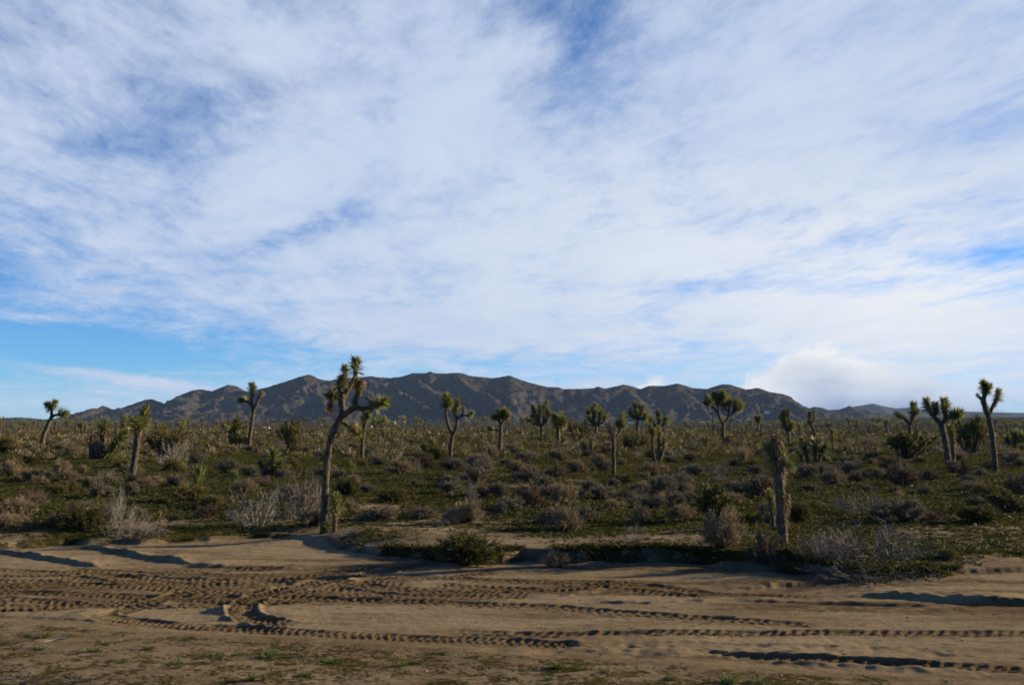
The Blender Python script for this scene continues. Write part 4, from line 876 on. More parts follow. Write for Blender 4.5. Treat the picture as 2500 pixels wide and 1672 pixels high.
def bush(kind, px, py, w, h, label):
    x, y, z = at(px, py); z = GZ(x, y); k = y / F
    root = bpy.data.objects.new(NAMES[kind], None); COL.objects.link(root)
    root.location = (x, y + w * k * .12, z - .01); root.rotation_euler[2] = random.uniform(0, 6.28); root.empty_display_size = .2
    root.scale = (w * k * .5, w * k * .5, h * k * .98)
    tag(root, label, CATS[kind])
    w_, f_, j_, _ = proto(kind, random.randrange(NV[kind]))
    if w_: link('branches', w_, root)
    link('foliage' if w_ else 'blades', f_, root)
    OCC.append((x, y, w * k * .45))
    return root
HERO = [
 ('olive', 195, 1296, 135, 58, 'wide olive bush above the bank at the left of the wash'),
 ('mauve', 330, 1318, 135, 62, 'grey dead twig bush on the bank below the two-headed straight tree'),
 ('pale', 292, 1300, 60, 95, 'tall bleached dead stick leaning out of the grey twigs on the bank'),
 ('pale', 620, 1292, 140, 92, 'bleached dead bush spreading in front of the pale-skirted yucca'),
 ('mauve', 735, 1266, 110, 104, 'tall mauve dead twig bush touching the left of the leaning trunk'),
 ('tan', 8, 1290, 60, 40, 'tan bush cut by the left edge just above the wash'),
 ('olive', 460, 1226, 115, 42, 'olive bush wrapped round the bright green yucca'),
 ('tan', 147, 1158, 54, 38, 'round tan bush with pale twigs below the bent-armed tree'),
 ('tan', 22, 1162, 68, 42, 'round tan bush at the left edge of the plain'),
 ('sage', 85, 1176, 84, 38, 'dark sagebrush between two round tan bushes at left'),
 ('sage', 216, 1192, 64, 34, 'grey sagebrush in green grass left of the two-headed trunk'),
 ('sage', 266, 1182, 42, 24, 'small grey sagebrush just left of the two-headed trunk foot'),
 ('sage', 320, 1204, 46, 32, 'pale grey sagebrush hiding the foot of the two-headed trunk'),
 ('tan', 200, 1156, 32, 24, 'small tan bush right of the round tan bush with pale twigs'),
 ('creosote', 392, 1128, 150, 88, 'big thin olive creosote right of the two-headed tree'),
 ('pale', 420, 1144, 96, 66, 'bleached dead branches in front of the big thin creosote'),
 ('brown', 502, 1264, 66, 34, 'low brown bush in front of the olive bush with the yucca'),
 ('sage', 556, 1154, 78, 38, 'dark grey sagebrush above the small yellow-green yucca'),
 ('creosote', 706, 1108, 84, 84, 'tree-like thin creosote left of the tall leaning trunk'),
 ('creosote', 572, 1086, 100, 62, 'dark creosote thicket left of the slender three-armed tree'),
 ('olive', 10, 1108, 74, 46, 'olive bush at the left edge beyond the tan bush'),
 ('sage', 183, 1100, 32, 22, 'small round grey bush right of the bent-armed trunk'),
 ('tan', 146, 1102, 34, 24, 'small tan bush close right of the bent-armed trunk'),
 ('sage', 26, 1104, 34, 20, 'small grey bush in grass at the far left'),
 ('brown', 312, 1110, 50, 36, 'brown bush between the dark yucca clump and the two-headed trunk'),
 ('green', 848, 1212, 84, 50, 'dark green bush right of the leaning trunk with black shadow side'),
 ('green', 962, 1228, 82, 40, 'low green bush right of the dark green bush'),
 ('sage', 925, 1274, 128, 44, 'wide grey-green sagebrush in shade below the low green bush'),
 ('tan', 852, 1250, 46, 34, 'small tan bush right of the young sprout'),
 ('tan', 1136, 1278, 112, 58, 'fuzzy tan bush behind the big green bush on the bank'),
 ('green', 1140, 1366, 195, 80, 'big dense green bush overhanging the bank with black shadow beneath'),
 ('sage', 1098, 1188, 70, 34, 'grey sagebrush left of two joined sage bushes below the Y-shaped tree'),
 ('sage', 1163, 1184, 70, 50, 'taller grey-green sagebrush below the Y-shaped tree'),
 ('sage', 925, 1134, 60, 26, 'low grey sagebrush beyond the small open yucca'),
 ('sage', 785, 1124, 38, 32, 'grey bush half hidden left of the leaning trunk'),
 ('sage', 1002, 1134, 42, 24, 'low grey bush left of the Y-shaped trunk'),
 ('brown', 1042, 1142, 40, 34, 'brownish bush in front of the dark spiky yucca'),
 ('mauve', 1018, 1154, 24, 34, 'little dead twig tree in front of the brownish bush'),
 ('tan', 1168, 1140, 86, 36, 'wide tan bush right of the Y-shaped trunk foot'),
 ('olive', 1115, 1142, 40, 28, 'olive bush at the foot of the Y-shaped trunk'),
 ('mauve', 1152, 1222, 30, 50, 'small dead twig shrub standing alone below the two sage bushes'),
 ('straw', 1102, 1214, 22, 20, 'tiny straw tuft left of the lone dead twig shrub'),
 ('brown', 1286, 1244, 96, 74, 'big round brown bush in the middle of the plain'),
 ('tan', 1370, 1234, 90, 62, 'grey-tan bush touching the right of the big round brown bush'),
 ('sage', 1330, 1192, 66, 36, 'grey sagebrush behind the big round brown bush'),
 ('sage', 1229, 1262, 28, 44, 'narrow dead-looking sage left of the big brown bush'),
 ('tan', 1380, 1298, 108, 64, 'fuzzy straw-coloured bush on bare sand right of centre'),
 ('tan', 1566, 1274, 54, 42, 'small fuzzy straw-coloured bush alone on the green ground'),
 ('mauve', 1556, 1226, 66, 38, 'arching fallen dead branches below the brown-headed tree'),
 ('sage', 1622, 1208, 96, 56, 'large dark sagebrush behind the straw grass'),
 ('sage', 1600, 1240, 100, 32, 'low grey sagebrush under the straw grass'),
 ('straw', 1616, 1226, 46, 34, 'pale straw grass clump in front of the large dark sagebrush'),
 ('straw', 1686, 1216, 34, 42, 'upright straw grass tuft right of the large dark sagebrush'),
 ('sage', 1665, 1184, 96, 36, 'long grey sagebrush behind the upright straw tuft'),
 ('sage', 1752, 1218, 58, 34, 'rounded grey-green bush right of the upright straw tuft'),
 ('tan', 1408, 1152, 58, 36, 'tan bush with green foot left of the brown-headed trunk'),
 ('sage', 1478, 1148, 48, 30, 'grey bush close behind the brown-headed trunk'),
 ('sage', 1285, 1176, 86, 40, 'grey-green bush below the dense round-crowned tree'),
 ('sage', 1221, 1214, 60, 44, 'grey bush touching the left of the big round brown bush'),
 ('tan', 1302, 1122, 36, 22, 'pale tan bush below the short broad-crowned tree'),
 ('sage', 1356, 1118, 42, 24, 'pale grey rounded bush at the foot of the short broad-crowned tree'),
 ('tan', 1762, 1364, 124, 100, 'big fuzzy tan bush at the bank left of the stout shaggy tree'),
 ('brown', 1872, 1368, 100, 88, 'dark brown bush leaning at the foot of the stout shaggy tree'),
 ('tan', 1361, 1390, 84, 40, 'small dry bush lying on the sand below the bank'),
 ('mauve', 1546, 1328, 54, 44, 'broken dead branch stump on bare sand above the bank'),
 ('brown', 1532, 1358, 44, 32, 'dark root clump on the shaded bank below the branch stump'),
 ('mauve', 2130, 1366, 272, 76, 'very wide grey dead twig bush on the bank right of the shaggy tree'),
 ('mauve', 2112, 1424, 225, 42, 'low grey dead bush with exposed roots at the wash edge'),
 ('mauve', 2020, 1372, 110, 60, 'low grey twig patch just right of the shaggy trunk'),
 ('sage', 2215, 1276, 112, 64, 'large grey-green sagebrush behind the very wide dead twig bush'),
 ('sage', 2160, 1268, 80, 50, 'grey sagebrush left beside the large grey-green sagebrush'),
 ('brown', 2210, 1186, 92, 56, 'dark round brown bush with a pale stone at its foot'),
 ('brown', 2272, 1172, 56, 34, 'brown bush touching the right of the dark round brown bush'),
 ('tan', 2150, 1168, 44, 30, 'small tan bush left of the dark round brown bush'),
 ('sage', 2100, 1168, 50, 24, 'low grey bush two places left of the dark round brown bush'),
 ('sage', 2036, 1170, 54, 38, 'grey bush in front of the young column-headed tree'),
 ('sage', 1976, 1168, 66, 42, 'grey bush below the double-headed dark yucca'),
 ('green', 1954, 1276, 66, 52, 'dark green bush right behind the stout shaggy trunk'),
 ('brown', 1852, 1214, 92, 62, 'brown bush behind the left of the stout shaggy trunk'),
 ('sage', 1984, 1196, 62, 18, 'flat dark bush right of the shaggy trunk'),
 ('brown', 2361, 1168, 42, 54, 'knotty little dead shrub left of the slim silhouetted tree'),
 ('sage', 2398, 1164, 38, 24, 'round grey bush at the left of the slim silhouetted trunk'),
 ('brown', 2490, 1210, 80, 62, 'dark bush cut by the right edge of the plain'),
 ('creosote', 2222, 1120, 150, 66, 'large olive creosote below the yellow-armed tree'),
 ('creosote', 2378, 1108, 130, 92, 'large olive creosote left of the slim silhouetted tree'),
 ('sage', 2328, 1144, 44, 24, 'pale grey bush at the foot of the heavy-armed tree'),
 ('tan', 2488, 1134, 64, 36, 'tan bush at the right edge beyond the slim silhouetted tree'),
 ('straw', 1818, 1124, 56, 42, 'olive straw grass mound left of the shaggy tree head'),
 ('sage', 1846, 1158, 50, 28, 'round dark sage left of the shaggy trunk top'),
 ('green', 1924, 1384, 66, 26, 'low green clump on the bank edge below the shaggy tree'),
 ('green', 2314, 1370, 58, 28, 'low dark green bush at the wash edge on the right'),
 ('green', 2335, 1392, 44, 12, 'flat green mat on sand below the low dark green bush'),
 ('olive', 1548, 1100, 76, 44, 'rusty olive bush right of the brown-headed tree'),
 ('creosote', 1412, 1076, 90, 46, 'tangled dry thicket between the short broad-crowned and candelabra trees'),
 ('sage', 2075, 1140, 66, 34, 'dark grey bush right of the double-headed dark yucca'),
 ('brown', 2180, 1150, 70, 44, 'dull brown bush left above the dark round brown bush'),
 ('sage', 1700, 1158, 60, 30, 'grey bush above the long grey sagebrush'),
 ('olive', 1730, 1150, 58, 26, 'yellow-olive bush above the rounded grey-green bush'),
 ('tan', 1260, 1150, 58, 30, 'tan bush left above the grey-green bush below the round-crowned tree'),
 ('sage', 1440, 1196, 60, 32, 'grey bush right of the grey-tan bush in mid plain'),
 ('sage', 1500, 1186, 40, 22, 'low grey bush at the foot of the brown-headed trunk'),
]
for args in HERO: bush(*args)
LAND += [('the big round brown bush', 1286, 1244), ('the dark round brown bush', 2210, 1186)]

# weeds on the near sand, each a small clump of its own
def weed_mesh(n, seed, wide=.03, tall=1.0, mt=M_WEED):
    r = np.random.default_rng(seed); b = Bag()
    az = r.uniform(0, 2 * PI, n); el = np.radians(r.uniform(12, 75, n) * tall); L = r.uniform(.45, 1.0, n)
    B0 = np.stack([np.cos(az), np.sin(az), 0 * az], 1) * r.uniform(0, .35, n)[:, None]
    D = np.stack([np.cos(az) * np.cos(el), np.sin(az) * np.cos(el), np.sin(el)], 1)
    M = B0 + D * (L * .5)[:, None]; E = B0 + D * L[:, None]; E[:, 2] = np.maximum(E[:, 2] * .9, .01)
    V, q = rib_batch(B0, M, wide * .5, wide); b.add(V, q); V, q = rib_batch(M, E, wide, wide * .15); b.add(V, q)
    return b.mesh('grass_tuft', [mt])
WEEDS = [weed_mesh(90, 501 + i) for i in range(3)] + [weed_mesh(70, 551, .02, .7, M_SAGE)]
WL = [(105, 1562, 42, 16, 0, 'bright green weed left of the pale stick on the near sand'), (100, 1590, 40, 12, 0, 'low weed just below the bright green weed at left'), (228, 1597, 44, 16, 1, 'green weed in the middle of the near sand at left'),
      (258, 1578, 30, 10, 2, 'thin green weed on the sand above the middle left weed'), (428, 1626, 46, 14, 0, 'dark green flat weed on the near sand, left of centre'), (290, 1624, 24, 10, 1, 'small weed left of the dark green flat weed'),
      (360, 1592, 28, 9, 2, 'small flat weed above the dark green flat weed'), (520, 1608, 60, 10, 0, 'wide low weed patch on the near sand'), (578, 1606, 30, 12, 1, 'small weed between the wide patch and the leafy clump'), (652, 1612, 56, 22, 0, 'leafy green clump on the near sand left of centre'),
      (615, 1668, 26, 24, 1, 'upright pale green seedling at the bottom edge'), (645, 1668, 16, 26, 2, 'upright narrow seedling right of the pale one at the bottom edge'), (810, 1622, 70, 12, 1, 'wide yellow-green weed patch near the bottom centre'), (978, 1632, 40, 16, 2, 'green weed tuft right of the bottom centre patch'),
      (1022, 1624, 34, 10, 0, 'small weed in a footprint right of the green tuft'), (748, 1656, 36, 12, 1, 'dark weed near the bottom edge left of the dry twig'), (1363, 1638, 38, 22, 0, 'round bright green tuft on the near sand'), (1420, 1641, 40, 12, 1, 'low weed right of the round bright green tuft'),
      (1478, 1648, 34, 10, 2, 'low weed second to the right of the round tuft'), (1342, 1666, 24, 10, 0, 'small weed below the round bright green tuft'), (1640, 1666, 36, 14, 1, 'weed at the bottom edge left of the thick dark tuft'), (1778, 1674, 72, 26, 0, 'thick dark green tuft cut by the bottom edge'), (1850, 1675, 60, 14, 1, 'flat green weed right of the thick dark tuft'),
      (60, 1668, 140, 18, 3, 'dusty grey-green weed mat in the bottom left corner'), (190, 1668, 110, 18, 3, 'second dusty weed mat at the bottom left')]
for px, py, w, h, vi, lb in WL:
    x, y, _ = at(px, py); k = y / F
    o = link('grass_tuft', WEEDS[vi]); o.location = (x, y, GZ(x, y) - .005); o.scale = (w * k * .6, w * k * .6, h * k * 1.35); o.rotation_euler[2] = random.uniform(0, 6.28)
    tag(o, lb, 'weed', 'weeds on the near sand')
b = Bag()
tw = np.array([(0, 0, 0)] * 14) + RNG.normal(0, .03, (14, 3)); te = tw + np.stack([RNG.uniform(-.6, .6, 14), RNG.uniform(-.4, .4, 14), RNG.uniform(.2, 1, 14)], 1)
V, q = rib_batch(tw, te, .03, .01); b.add(V, q)
o = link('dry_twig', b.mesh('dry_twig', [M_WOOD])); x, y, _ = at(898, 1660); o.location = (x, y, GZ(x, y)); o.scale = (.11, .11, .13); tag(o, 'dark dry twig standing on the near sand at the bottom edge', 'twig')
P, R = spline([(-.13, 0, .012), (0, .02, .02), (.14, -.02, .03)], [.008, .011, .006], .03)
b = Bag(); tube(b, P, R, 7, .08); o = link('dead_stick', b.mesh('dead_stick', [M_PALE], True)); x, y, _ = at(136, 1570); o.location = (x, y, GZ(x, y)); o.rotation_euler[2] = .5; tag(o, 'short pale stick lying on the near sand at left', 'stick')

# a few stones on the plain and one pale one by the dark bush
def stone_mesh(seed):
    r = np.random.default_rng(seed); bm_v = []; n1_, n2_ = 6, 9
    for i in range(n1_ + 1):
        for j in range(n2_):
            th = PI * i / n1_; ph = 2 * PI * j / n2_; bm_v.append((math.sin(th) * math.cos(ph), math.sin(th) * math.sin(ph), math.cos(th)))
    V = np.array(bm_v) * (1 + .28 * pn(np.array(bm_v)[:, 0] * 1.5 + seed, np.array(bm_v)[:, 1] * 1.5 + np.array(bm_v)[:, 2], seed))[:, None] * np.array([1, .8, .62])
    i = np.arange(n1_)[:, None] * n2_; j = np.arange(n2_)[None]; Fq = np.stack([i + j, i + n2_ + j, i + n2_ + (j + 1) % n2_, i + (j + 1) % n2_], -1).reshape(-1, 4)
    return make_mesh('stone', V, Fq, [M_STONE], None, True)
M_STONE = plain_mat('pale_stone', (0.42, 0.39, 0.35), .9)
for px, py, w, lb in ((2216, 1190, 12, 'small pale upright stone at the foot of the dark round brown bush'), (1291, 1235, 8, 'tiny white stone under the big round brown bush'), (2366, 1284, 9, 'small white stone on the green ground at the right')):
    x, y, _ = at(px, py); o = link('stone', stone_mesh(px)); k = y / F; o.location = (x, y - .3, GZ(x, y - .3) + w * k * .25); o.scale = (w * k * .45, w * k * .4, w * k * .7); tag(o, lb, 'stone')

# ------------------------------------------------------------------ scattered shrubs, one object each, with labels from the nearest landmark
ORD = ['nearest', 'second nearest', 'third nearest', 'fourth nearest', 'fifth nearest', 'sixth nearest', 'seventh nearest', 'eighth nearest', 'ninth nearest', 'tenth nearest', 'eleventh nearest', 'twelfth nearest', 'thirteenth nearest', 'fourteenth nearest', 'fifteenth nearest', 'sixteenth nearest', 'seventeenth nearest', 'eighteenth nearest', 'nineteenth nearest', 'twentieth nearest', 'twenty-first nearest', 'twenty-second nearest', 'twenty-third nearest', 'twenty-fourth nearest', 'twenty-fifth nearest', 'twenty-sixth nearest', 'twenty-seventh nearest', 'twenty-eighth nearest', 'twenty-ninth nearest', 'thirtieth nearest']
def free(x, y, r, f_=0.8): return all((x - a) ** 2 + (y - b_) ** 2 > ((r + c) * f_) ** 2 for a, b_, c in OCC)
pending = []                               # (object, words, px, py)
TYPEW = dict(sage='grey sagebrush', tan='tan bush', olive='olive bush', green='green bush', brown='brown bush', creosote='creosote bush', straw='straw grass tuft', mauve='dead twig bush')
made = 0; tries = 0
while made < 285 and tries < 6000:
    tries += 1
    py = 1046 + (1290 - 1046) * random.random() ** 1.5
    px = random.uniform(-18, 2518)
    x, y, _ = at(px, py)
    if y > 135 or y - float(bank_y(x)) < 1.2: continue
    if y < 34 and random.random() < .5: continue
    kind = random.choices(('sage', 'tan', 'olive', 'brown', 'green', 'creosote', 'straw', 'mauve'), (34, 26, 10, 10, 7, 5, 4, 4))[0]
    r = random.uniform(.28, .62) * (1.0 if y < 45 else 1.25) * (1.7 if kind == 'creosote' else 1) * (.6 if kind == 'straw' else 1)
    if not free(x, y, r): continue
    OCC.append((x, y, r))
    w_, f_, j_, mt = proto(kind, random.randrange(NV[kind]))
    o = link(NAMES[kind], j_ or f_); o.location = (x, y, GZ(x, y) - .01); o.rotation_euler[2] = random.uniform(0, 6.28)
    hh = r * random.uniform(.75, 1.15)
    o.scale = (r * random.uniform(.9, 1.15), r, hh)
    tag(o, None, CATS[kind], 'scattered shrubs on the plain')
    if -20 < px < 2520: pending.append((o, TYPEW[kind], px, py))
    else: tag(o, 'scrub bush standing just outside the side edge of the picture')
    made += 1

# ------------------------------------------------------------------ trees farther out
def small_tree(seed):
    """a whole Joshua tree about 1 high as one mesh (bark, leaves, dead leaves)"""
    global RNG
    keep = RNG; RNG = np.random.default_rng(seed); rnd = random.Random(seed)
    b = Bag(); heads = []
    def limb(p, d, L, r, lev):
        q = p + d * L; m_ = p + d * L * .5 + RNG.normal(0, .03, 3)
        P, R = spline([p, m_, q], [r, r * .9, r * .8], .1); tube(b, P, R, 6, .08, 0)
        if lev == 0 or (lev < 3 and rnd.random() < .15): heads.append((q, d)); return
        n = rnd.choice((2, 2, 3)); a0 = rnd.uniform(0, 6.28)
        for i in range(n):
            a = a0 + 2 * PI * i / n + rnd.uniform(-.4, .4); sp = rnd.uniform(.5, 1.0)
            dd = unit(d * .5 + np.array([math.cos(a) * sp, math.sin(a) * sp, .75]))
            limb(q, dd, L0 * rnd.uniform(.22, .34), r * .78, lev - 1)
    L0 = .8; lv = rnd.choice((1, 2, 2, 3)) ; h0 = {1: .62, 2: .45, 3: .36}[lv]
    limb(np.array([0, 0, -.05]), unit(np.array([rnd.uniform(-.12, .12), rnd.uniform(-.12, .12), 1.0])), h0, .035, lv)
    for q, d in heads:
        for (n, sp, lf, m_, wd) in ((46, (15, 120), .115, 1, .010), (20, (110, 165), .09, 2, .009)):
            k = RNG.uniform(0, 1, n); th = np.radians(sp[0] + (sp[1] - sp[0]) * k); az = RNG.uniform(0, 2 * PI, n)
            A = unit(np.cross(d, [.3, .9, .1])); B_ = np.cross(d, A)
            D = d * np.cos(th)[:, None] + (A * np.cos(az)[:, None] + B_ * np.sin(az)[:, None]) * np.sin(th)[:, None]
            P0 = q + d * (.06 * (1 - k))[:, None]; V, qd = rib_batch(P0, P0 + D * lf, wd, wd * .3); b.add(V, qd, m_)
    me = b.mesh('joshua_tree', [M_BARK, M_LEAF, M_DEADLEAF]); RNG = keep
    return me
ST = [small_tree(900 + i) for i in range(9)]
made = 0; tries = 0; FARTREES = []
while made < 190 and tries < 8000:
    tries += 1
    y = 85 * (5.0 ** random.random()); uu = random.uniform(-.515, .515); x = uu * y
    if not free(x, y, 1.6, 1.0): continue
    OCC.append((x, y, 1.2)); hgt = random.uniform(1.3, 2.9) if y < 200 else random.uniform(1.6, 4.2)
    pxa = topx(x, y, 0)[0]
    if y < 200 and any(abs(pxa - L[1]) < 34 for L in LAND): OCC.pop(); continue
    o = link('joshua_tree', random.choice(ST)); z = GZ(x, y); o.location = (x, y, z); o.scale = (hgt,) * 3; o.rotation_euler[2] = random.uniform(0, 6.28)
    tag(o, None, 'tree', 'smaller Joshua trees across the plain')
    px, py = topx(x, y, z)
    if -20 < px < 2520: pending.append((o, 'distant Joshua tree', px, py))
    else: tag(o, 'distant Joshua tree just outside the side edge of the picture')
    made += 1

near = {}
for o, wd, px, py in pending:
    ph, lx, ly = min(LAND, key=lambda L: abs(L[1] - px) + 2.5 * abs(L[2] - py))
    side = 'left' if px < lx else 'right'; dep = 'nearer' if py > ly + 12 else 'farther' if py < ly - 12 else 'level'
    near.setdefault((wd, ph, side, dep), []).append((math.hypot(px - lx, py - ly), o))
for (wd, ph, side, dep), L in near.items():
    L.sort(key=lambda a: a[0])
    place = {'nearer': f'in front and {side} of', 'farther': f'behind and {side} of', 'level': f'{side} of'}[dep]
    for i, (_, o) in enumerate(L):
        o['label'] = f'{ORD[min(i, len(ORD) - 1)]} {wd} {place} {ph}' if len(L) > 1 else f'lone {wd} {place} {ph}'

# ------------------------------------------------------------------ the rest of the scrub, past counting
def scrub_stuff():
    Vs = []; Fs = []; Ms = []; n = 0
    N = 8000
    y = 68 * (17.0 ** (RNG.random(N) ** .85)); x = RNG.uniform(-.6, .6, N) * y
    z = H(x, y)
    for i in range(N):
        r = RNG.uniform(.3, .85) * (1 + .4 * (y[i] > 150)); k = 60 if y[i] < 150 else 16
        az = RNG.uniform(0, 2 * PI, k); el = np.arcsin(RNG.uniform(.05, 1, k)); rad = RNG.uniform(.35, 1.0, k)
        D = np.stack([np.cos(az) * np.cos(el), np.sin(az) * np.cos(el), np.sin(el) * .85], 1)
        P0 = D * (rad * r * .6)[:, None] + np.array([x[i], y[i], z[i]]); P1 = P0 + unit(D + RNG.normal(0, .6, (k, 3))) * r * .45
        V, q = rib_batch(P0, P1, r * (.030 if k > 30 else .13), r * .03)
        Vs.append(V); Fs.append(q + n); n += len(V); Ms.append(np.full(k, RNG.choice(5, p=[.24, .10, .20, .20, .26])))
    me = make_mesh('scrub', np.vstack(Vs), np.vstack(Fs), [M_SAGE, M_TAN, M_OLIVE, M_BROWN, M_GREEN], np.concatenate(Ms), False)
    tag(link('scrub', me), 'low grey and tan scrub covering the far plain', kind='stuff')
scrub_stuff()

def far_wood():
    Vs = []; Fs = []; Ms = []; n = 0
    src = []
    for me in sorted(ST, key=lambda m_: len(m_.polygons))[:6]:
        V = np.empty(len(me.vertices) * 3, np.float32); me.vertices.foreach_get('co', V); V = V.reshape(-1, 3)
        Fq = np.empty(len(me.polygons) * 4, np.int32); me.loops.foreach_get('vertex_index', Fq); Fq = Fq.reshape(-1, 4)
        M = np.empty(len(me.polygons), np.int32); me.polygons.foreach_get('material_index', M)
        keep = np.sort(np.concatenate([np.where(M == 0)[0][::1], np.where(M > 0)[0][::7]]))
        src.append((V, Fq[keep], M[keep]))
    for i in range(1300):
        y = 190 * (8.5 ** random.random() ** 1.1); x = random.uniform(-.6, .6) * y; h = random.uniform(2.0, 4.6)
        V, Fq, M = src[i % len(src)]; a = random.uniform(0, 6.28); c, s_ = math.cos(a), math.sin(a)
        W_ = np.stack([V[:, 0] * c - V[:, 1] * s_, V[:, 0] * s_ + V[:, 1] * c, V[:, 2]], 1)
        W_[:, :2] *= 1.0
        used, inv = np.unique(Fq, return_inverse=True)
        Vs.append(W_[used] * h + np.array([x, y, float(H(x, y))])); Fs.append(inv.reshape(-1, 4) + n); Ms.append(M); n += len(used)
    me = make_mesh('distant_trees', np.vstack(Vs), np.vstack(Fs), [M_BARK, M_LEAF, M_DEADLEAF], np.concatenate(Ms), False)
    tag(link('distant_wood', me), 'far belt of Joshua trees at the foot of the mountains', kind='stuff')
far_wood()

def herbs():
    N = 84000
    y = 15.5 + (75 - 15.5) * RNG.random(N) ** 1.4; x = RNG.uniform(-.60, .60, N) * (y + 3)
    d = y - bank_y(x); m = moss_field(x, y) + .25 * pn(x * 1.5, y * 1.5, 77)
    k = (d > .06) & (m + RNG.normal(0, .12, N) > .44)
    x, y = x[k], y[k]; n = len(x)
    z = H(x, y) + .02
    P0 = np.stack([x, y, z], 1)
    Vs = []; Fs = []; c = 0
    tall = RNG.random(n) < .10; xt, yt = x[tall], y[tall]; nt_ = len(xt); P1_ = np.stack([xt, yt, z[tall]], 1)
    for r in range(6):
        V, q = rib_batch(P1_ + RNG.normal(0, .05, (nt_, 3)) * [1, 1, 0], P1_ + np.stack([RNG.normal(0, .10, nt_), RNG.normal(0, .09, nt_), RNG.uniform(.03, .11, nt_)], 1), .012, .004)
        Vs.append(V); Fs.append(q + c); c += len(V)
    for r in range(2):
        D = np.stack([RNG.normal(0, .06, n), RNG.normal(0, .05, n), RNG.uniform(.015, .06, n)], 1)
        V, q = rib_batch(P0 + RNG.normal(0, .03, (n, 3)) * [1, 1, 0], P0 + D, .016, .005); Vs.append(V); Fs.append(q + c); c += len(V)
    nb_ = 9000; x = RNG.uniform(-3.2, 8.0, nb_); y = bank_y(x) + RNG.normal(.18, .16, nb_)
    keep_ = pn(x * .8, x * 0 + 3, 99) > -.12; x, y = x[keep_], y[keep_]; z = np.array([GZ(a_, b_) for a_, b_ in zip(x, y)])
    P0 = np.stack([x, y, z], 1); n = len(x)
    D = np.stack([RNG.normal(0, .07, n), RNG.normal(-.05, .05, n), RNG.uniform(-.02, .11, n)], 1)
    V, q = rib_batch(P0, P0 + D, .014, .004); Vs.append(V); Fs.append(q + c)
    me = make_mesh('ground_herbs', np.vstack(Vs), np.vstack(Fs), [M_HERB], None, False)
    tag(link('ground_cover', me), 'short green herbs growing in patches between the shrubs', kind='stuff')
herbs()

def litter():
    n = 3800; x = RNG.uniform(-9, 11, n); y = 9.2 + 13 * RNG.random(n) ** 1.3; k = (np.abs(x) < .56 * y + .5) & (pn(x / 1.5, y / 1.0, 401) + RNG.normal(0, .12, n) > .02); x, y = x[k], y[k]; n = len(x)
    z = np.array([GZ(a, b) for a, b in zip(x, y)]); C_ = np.stack([x, y, z], 1); r = .006 + .012 * RNG.random(n) ** 3 * 1.6
    octa = np.array([(1, 0, 0), (-1, 0, 0), (0, 1, 0), (0, -1, 0), (0, 0, .7), (0, 0, -.7)]); tri = np.array([(0, 2, 4), (2, 1, 4), (1, 3, 4), (3, 0, 4)])
    a = RNG.uniform(0, 6.28, n); ca, sa = np.cos(a)[:, None], np.sin(a)[:, None]
    O_ = np.stack([octa[None, :, 0] * ca - octa[None, :, 1] * sa * .7, octa[None, :, 0] * sa + octa[None, :, 1] * ca * .7, octa[None, :, 2] + 0 * ca], 2) * r[:, None, None] * RNG.uniform(.7, 1.3, (n, 6, 1))
    V = (C_[:, None] + O_).reshape(-1, 3); Fq = (np.arange(n)[:, None, None] * 6 + tri[None]).reshape(-1, 3)
    tag(link('gravel', make_mesh('gravel', V, Fq, [M_GRAVEL], None, False)), 'small stones scattered over the sand', kind='stuff')
    n = 900; x = RNG.uniform(-9, 11, n); y = 9.2 + 12 * RNG.random(n); k = (np.abs(x) < .56 * y + .5); x, y = x[k], y[k]; n = len(x); a = RNG.uniform(0, PI, n); L = RNG.uniform(.02, .12, n)
    z0 = np.array([GZ(p_, q_) for p_, q_ in zip(x, y)]) + .006; x1 = x + np.cos(a) * L; y1 = y + np.sin(a) * L; z1 = np.array([GZ(p_, q_) for p_, q_ in zip(x1, y1)]) + .012
    V, q = rib_batch(np.stack([x, y, z0], 1), np.stack([x1, y1, z1], 1), .0045, .002); tag(link('twig_litter', make_mesh('twig_litter', V, q, [M_WOOD], None, False)), 'broken twigs scattered over the sand', kind='stuff')
M_GRAVEL = leafy('gravel', (0.10, 0.082, 0.062), (0.30, 0.25, 0.19), 0.0, .9, 9.0)
litter()

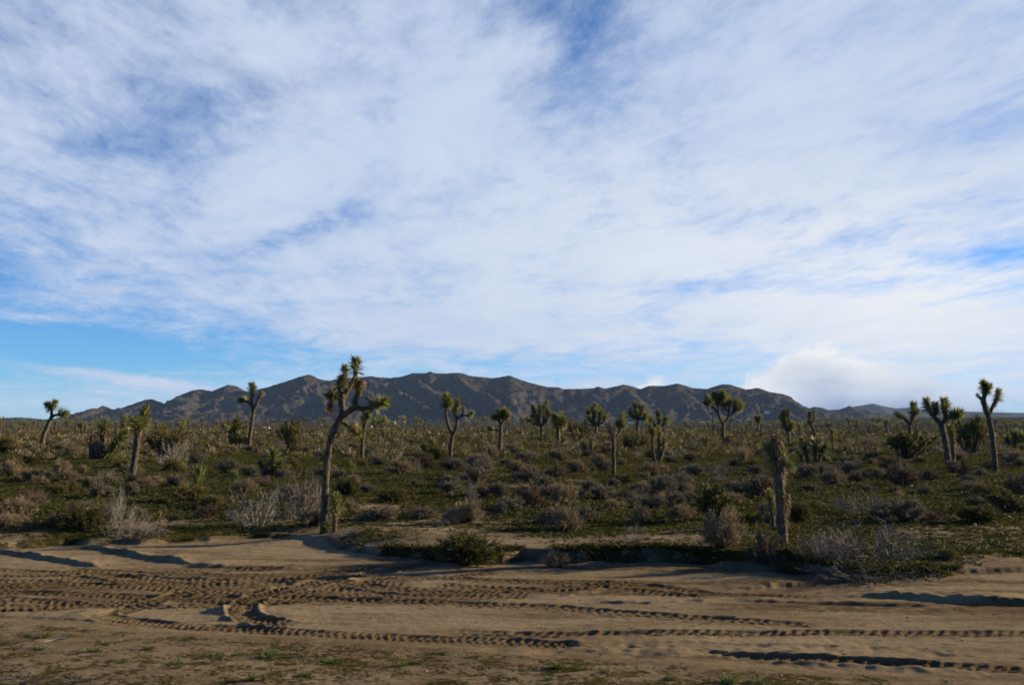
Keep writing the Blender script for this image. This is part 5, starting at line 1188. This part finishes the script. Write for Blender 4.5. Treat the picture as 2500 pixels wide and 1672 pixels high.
# ------------------------------------------------------------------ far buildings at the foot of the mountains
M_WHITE = plain_mat('white_stucco', (0.78, 0.76, 0.70), .8, .08)
M_ROOF = plain_mat('pale_roof', (0.55, 0.53, 0.50), .7, .15)
M_WINDOW = plain_mat('dark_window', (0.03, 0.035, 0.045), .2, .1)
def boxv(x0, x1, y0, y1, z0, z1):
    V = np.array([(x, y, z) for z in (z0, z1) for y in (y0, y1) for x in (x0, x1)], float)
    return V, np.array([(0, 2, 3, 1), (4, 5, 7, 6), (0, 1, 5, 4), (2, 6, 7, 3), (0, 4, 6, 2), (1, 3, 7, 5)])
def house(px, py, w, h, D, label):
    d = ray(px, py); ys_ = np.arange(350.0, 3900.0, 10.0); g_ = H(ys_ * d[0] / d[1], ys_) - (CAMZ + ys_ * d[2] / d[1])
    hit = np.where(g_ > 0)[0]; D = float(ys_[hit[0]]) if len(hit) else D
    k = D / F; p = pix(px, py, D); z = p.z
    wm, hm = w * k, h * k; dm = max(6.0, min(wm, 14.0))
    root = bpy.data.objects.new('house', None); COL.objects.link(root); root.location = (p.x, D, z); tag(root, label, 'house', 'far houses below the mountains')
    b = Bag(); b.add(*boxv(-wm / 2, wm / 2, 0, dm, -.5, hm)); link('wall', b.mesh('wall', [M_WHITE]), root)
    b = Bag(); e = .4
    V = np.array([(-wm / 2 - e, -e, hm + .02), (wm / 2 + e, -e, hm + .02), (wm / 2 + e, dm + e, hm + .02), (-wm / 2 - e, dm + e, hm + .02), (-wm / 2 - e, dm / 2, hm + .9), (wm / 2 + e, dm / 2, hm + .9)])
    b.add(V, np.array([(0, 1, 5, 4), (2, 3, 4, 5), (0, 4, 3, 3), (1, 2, 5, 5)])[:2]); b.add(V, np.array([(0, 3, 2, 1)])); link('roof', b.mesh('roof', [M_ROOF]), root)
    n = max(1, int(wm / 5))
    for i in range(n):
        cx = -wm / 2 + wm * (i + .5) / n; b = Bag(); b.add(*boxv(cx - .6, cx + .6, -.06, .04, hm * .35, hm * .75)); link('window', b.mesh('window', [M_WINDOW]), root)
for a in ((1874, 1010, 11, 6, 3640, 'pale boxy house up on the mountain slope above the other houses'), (1827, 1028, 5, 4, 1800, 'small bright white house right of the largest rounded tree'),
          (1806, 1029, 10, 3, 1900, 'long low pale house left of the small bright white house'), (1714, 1032, 14, 2, 1900, 'low white shed row left of the largest rounded tree'),
          (1540, 1034, 13, 2.5, 1700, 'low pale building right of the candelabra tree'), (963, 1036, 4, 7, 1500, 'narrow tall white house right of the thin single-headed tree'),
          (986, 1031, 5, 3, 1700, 'small cream house above the narrow tall white house'), (900, 1036, 4, 3, 1500, 'tiny white house close right of the thin single-headed tree'),
          (906, 1043, 4, 3, 1150, 'lower tiny white house right of the thin single-headed tree'), (784, 1039, 5, 3, 1400, 'tiny white house left of the tall leaning tree'),
          (649, 1047, 13, 4, 1000, 'white trailer-like house right of the slender three-armed tree'), (212, 1045, 6, 3, 1100, 'small orange-lit house left of the dark three-trunk yucca'),
          (309, 1048, 4, 4, 1000, 'small white house left of the two-headed straight tree'), (1960, 1032, 4, 3, 1600, 'tiny pale house behind the V-shaped leaning tree')): house(*a)

# ------------------------------------------------------------------ air
HAZE = 2.0e-5
if HAZE:
    m, q, out = mat('haze')
    pv = q.new('ShaderNodeVolumePrincipled'); pv.inputs['Density'].default_value = HAZE; pv.inputs['Color'].default_value = (0.38, 0.58, 1.0, 1); pv.inputs['Anisotropy'].default_value = 0.0
    q.l.new(pv.outputs[0], out.inputs['Volume'])
    b = Bag(); b.add(*boxv(-15000, 15000, -800, 14500, -60, 420)); tag(link('haze', b.mesh('haze', [m])), kind='stuff')
